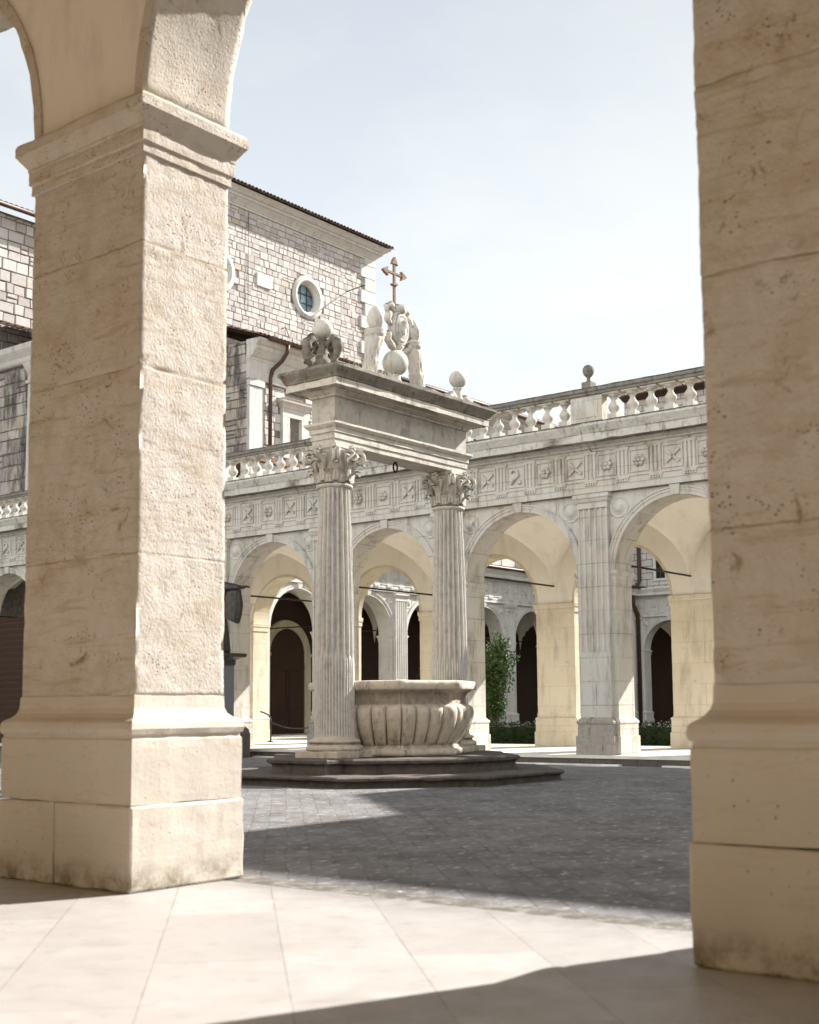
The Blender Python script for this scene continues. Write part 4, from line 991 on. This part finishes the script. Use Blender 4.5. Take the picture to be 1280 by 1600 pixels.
for (x, z, a) in ((cxr, 9.33, pi/2), (cxr-.27, 9.091, pi), (cxr+.27, 9.091, 0)):
    c, s = math.cos(a), math.sin(a); P = [(-.06, -.03), (-.075, -.085), (-.035, -.06), (.0, -.05), (.075, 0), (.0, .05), (-.035, .06), (-.075, .085), (-.06, .03)]
    t.poly([(x+p*c-q*s, z+p*s+q*c) for p, q in P], -.03, .03, 'y')
t.poly([(cxr-.075, 8.89), (cxr-.05, 8.86), (cxr+.05, 8.86), (cxr+.075, 8.89), (cxr+.045, 8.905), (cxr-.045, 8.905)], -.04, .04, 'y')
t.build('cross', 'rust', WL)
rnd = random.Random(5); t = MB()
for k in range(240):
    x = rnd.uniform(16.35, 17.25)-WX; yy = rnd.uniform(-.45, .1); h = rnd.uniform(.08, .26)*(1 if rnd.random() < .75 else 1.5); a = rnd.uniform(0, 6.28); l = rnd.uniform(.03, .14)
    t.add([(x-.006, yy, 6.88), (x+.006, yy, 6.88), (x+l*math.cos(a), yy+l*math.sin(a), 6.92+h)], [(0, 1, 2)])
tag(t.build('dry_weed', 'straw', None, (WX, WY, 0)), 'clump of dry straw weeds growing on top of the well cornice', 'weed')

# ------------------------------------------------------------------ statue on its pedestal, half hidden by the left pier
px, py = 27.50, 29.87
PD = thing('pedestal', 'grey granite pedestal with dark cap under the bronze statue, beside the left pier', 'pedestal', (px, py, 0))
MB().box(-.62, .62, -.62, .62, .95, 2.55).build('shaft', 'granite', PD, bevel=.01)
MB().mold(-.62, .62, -.62, .62, [(.36, -.4), (.36, .45), (.34, .50), (.32, .60), (.26, .66), (.22, .74), (.10, .80), (.06, .90), (0, .949)]).build('base', 'step', PD, bevel=.006)
MB().mold(-.62, .62, -.62, .62, [(0, 2.551), (.03, 2.60), (.03, 2.72), (.12, 2.78), (.26, 2.82), (.28, 2.92), (.22, 2.94), (-.1, 2.945)]).build('cap', 'bronze', PD, bevel=.005)
ST = thing('bronze_statue', 'dark bronze robed statue with hanging sleeve and outstretched hand, peeping past the left pier', 'statue', (px+.09, py-.15, 2.95))
t = MB(); n = 64; rings = []
prof = [(.52, .40, 0, 0), (.54, .42, .08, 0), (.50, .38, .6, .01), (.45, .34, 1.1, .02), (.43, .32, 1.45, .02), (.47, .33, 1.85, .0), (.48, .32, 2.05, -.02), (.40, .28, 2.2, -.02), (.2, .18, 2.28, -.02), (.12, .13, 2.33, -.03), (.12, .14, 2.40, -.05), (.16, .18, 2.46, -.06), (.185, .205, 2.58, -.06), (.165, .19, 2.70, -.05), (.09, .1, 2.77, -.05), (.01, .01, 2.79, -.05)]
for a_, b_, z, o in prof:
    ring = []
    for k in range(n):
        th = 2*pi*k/n; fo = 1 + (.07*math.sin(9*th+z*1.3)+.04*math.sin(16*th-z)) * max(0, 1-z/2.2)
        ring.append((a_*fo*math.cos(th), b_*fo*math.sin(th)+o, z))
    rings.append(ring)
t.loft(rings, True, True)
body = t.build('robed_figure', 'bronze', ST, (0, 0, 0), -pi/2+.67)
t = MB()     # right arm with long hanging sleeve, local +x towards the well
t.tube([(.30, -.02, 2.08), (.55, -.10, 2.03), (.80, -.15, 2.02), (.95, -.18, 2.03)], [.17, .16, .11, .05], 14)
rows = []
for i in range(14):
    v = i/13; row = []
    for j in range(33):
        th = 2*pi*j/32; wd = (.19+.10*min(1, v*2.0))*(1-.30*v**4); fo = 1+.13*math.sin(4*th+1.5*v)*v+.06*math.sin(9*th)
        row.append((.70-.05*v+wd*fo*math.cos(th), -.13+.075*(1+.3*v)*fo*math.sin(th), 2.14-(1.10+.10*math.cos(th+.6))*v-.05*abs(math.cos(th))))
    rows.append(row)
t.strip(rows, True); t.add([p for p in rows[-1][:-1]], [tuple(range(32))])
t.build('sleeve', 'bronze', body)
t = MB(); t.tube([(.92, -.18, 2.02), (.99, -.19, 2.035), (1.06, -.20, 2.04)], [.045, .06, .05], 12)
for q, (dy, L, dz) in enumerate(((-.055, .13, .03), (-.02, .16, .02), (.015, .15, .01), (.045, .12, 0))):
    t.tube([(1.05, -.20+dy, 2.04), (1.05+L*.5, -.20+dy*1.2, 2.045+dz), (1.05+L, -.20+dy*1.3, 2.01+dz)], [.02, .018, .012], 8)
t.tube([(.98, -.14, 2.05), (1.03, -.10, 2.08), (1.09, -.09, 2.09)], [.022, .02, .014], 8)
t.build('hand', 'bronze', body)
t = MB(); t.tube([(-.45, -.15, 2.0), (-.62, -.35, 1.6), (-.45, -.5, 1.45)], [.15, .12, .07], 14); t.build('bent_arm', 'bronze', body)

# ------------------------------------------------------------------ chain barrier, plants
CB = thing('chain_barrier', 'iron post with sagging chain in front of the dark arched door', 'barrier', (35.2, 34.62, 0))
def chain(mb, a, b, sag, L=.085):
    a, b = Vector(a), Vector(b); n = int((b-a).length/(L*.62)); 
    for i in range(n):
        s = (i+.5)/n; p = a.lerp(b, s); p.z -= sag*4*s*(1-s); d = (b-a).normalized(); d.z -= sag*4*(1-2*s)/(b-a).length; d.normalize()
        sd = d.cross(Vector((0, 0, 1))).normalized(); up_ = sd.cross(d)
        e = sd if i % 2 else up_
        mb.tube([tuple(p + d*(L*.5*math.cos(2*pi*k/8)) + e*(L*.28*math.sin(2*pi*k/8))) for k in range(9)], .010, 5)
MB().tube([(0, 0, -.04), (0, 0, .85), (-.05, .06, .98), (-.16, .16, 1.06), (-.28, .28, 1.12)], .028, 8).lathe([(.13, -.04), (.12, -.01), (.04, .02)], 16).build('post', 'iron', CB)
t = MB(); chain(t, (0, 0, .72), (1.55, -1.35, .72), .26); t.build('chain', 'iron', CB)
MB().tube([(1.55, -1.35, -.04), (1.55, -1.35, .95)], .028, 8).lathe([(.13, -.04), (.12, -.01), (.04, .02)], 16, (1.55, -1.35, 0)).build('post', 'iron', CB)
def hedge(name, label, x0, x1, y0, y1, h, seed):
    rnd = random.Random(seed); t = MB(); t.box(x0+.06, x1-.06, y0+.06, y1-.06, -.07, h-.08); n = int((y1-y0)*(x1-x0+2*h)*420); pts = []
    for _ in range(n):
        f = rnd.random()
        if f < .5: pts.append((rnd.gauss(x0, .03), rnd.uniform(y0, y1), rnd.uniform(-.05, h)))
        elif f < .85: pts.append((rnd.uniform(x0, x1), rnd.uniform(y0, y1), rnd.gauss(h, .045)))
        else: pts.append((rnd.uniform(x0, x1), rnd.choice((y0, y1)), rnd.uniform(-.05, h)))
    leaves(t, pts, .045, rnd); tag(t.build(name, 'hedge'), label, 'hedge')
hedge('clipped_hedge', 'low dark clipped hedge behind the arch with the green shrub', 37.35, 38.1, 22.2, 26.6, .62, 1)
hedge('clipped_hedge', 'low dark clipped hedge behind the rightmost arch', 37.35, 38.1, 16.6, 21.0, .62, 2)
hedge('clipped_hedge', 'low dark clipped hedge behind the well basin', 37.35, 38.1, 27.0, 31.4, .62, 4)
def shrub(label, x, y, h, r, n, seed):
    rnd = random.Random(seed); T = thing('leafy_shrub', label, 'shrub', (x, y, -.07))
    s = MB()
    tips = []
    for k in range(11):
        a = rnd.uniform(0, 6.28); rr = r*rnd.uniform(.2, .9); hh = h*rnd.uniform(.55, 1.0)
        pts = [(0, 0, 0), (rr*.3*math.cos(a), rr*.3*math.sin(a), hh*.4), (rr*.7*math.cos(a), rr*.7*math.sin(a), hh*.75), (rr*math.cos(a), rr*math.sin(a), hh)]
        s.tube(pts, [.035, .025, .016, .006], 6); tips += pts[1:]
    s.build('stem', 'bark', T)
    l = MB(); P = []
    for _ in range(n):
        c = rnd.choice(tips); q = rnd.choice(tips); v = rnd.random()*.6
        P.append(tuple(c[i]*(1-v)+q[i]*v*.5+c[i]*v*.5 + rnd.gauss(0, .14) for i in range(3)))
    leaves(l, P, .07, rnd); l.build('foliage', 'leaf', T)
shrub('glossy green leafy shrub against the pale wing, seen just right of the well', 39.6, 27.4, 4.0, 1.0, 5200, 6)
shrub('small green shrub between the well columns, in front of a dark arch', 49.6, 38.2, 3.6, .6, 1100, 8)
shrub('little low plant at the foot of the pale wing', 50.0, 34.5, 1.2, .35, 300, 9)
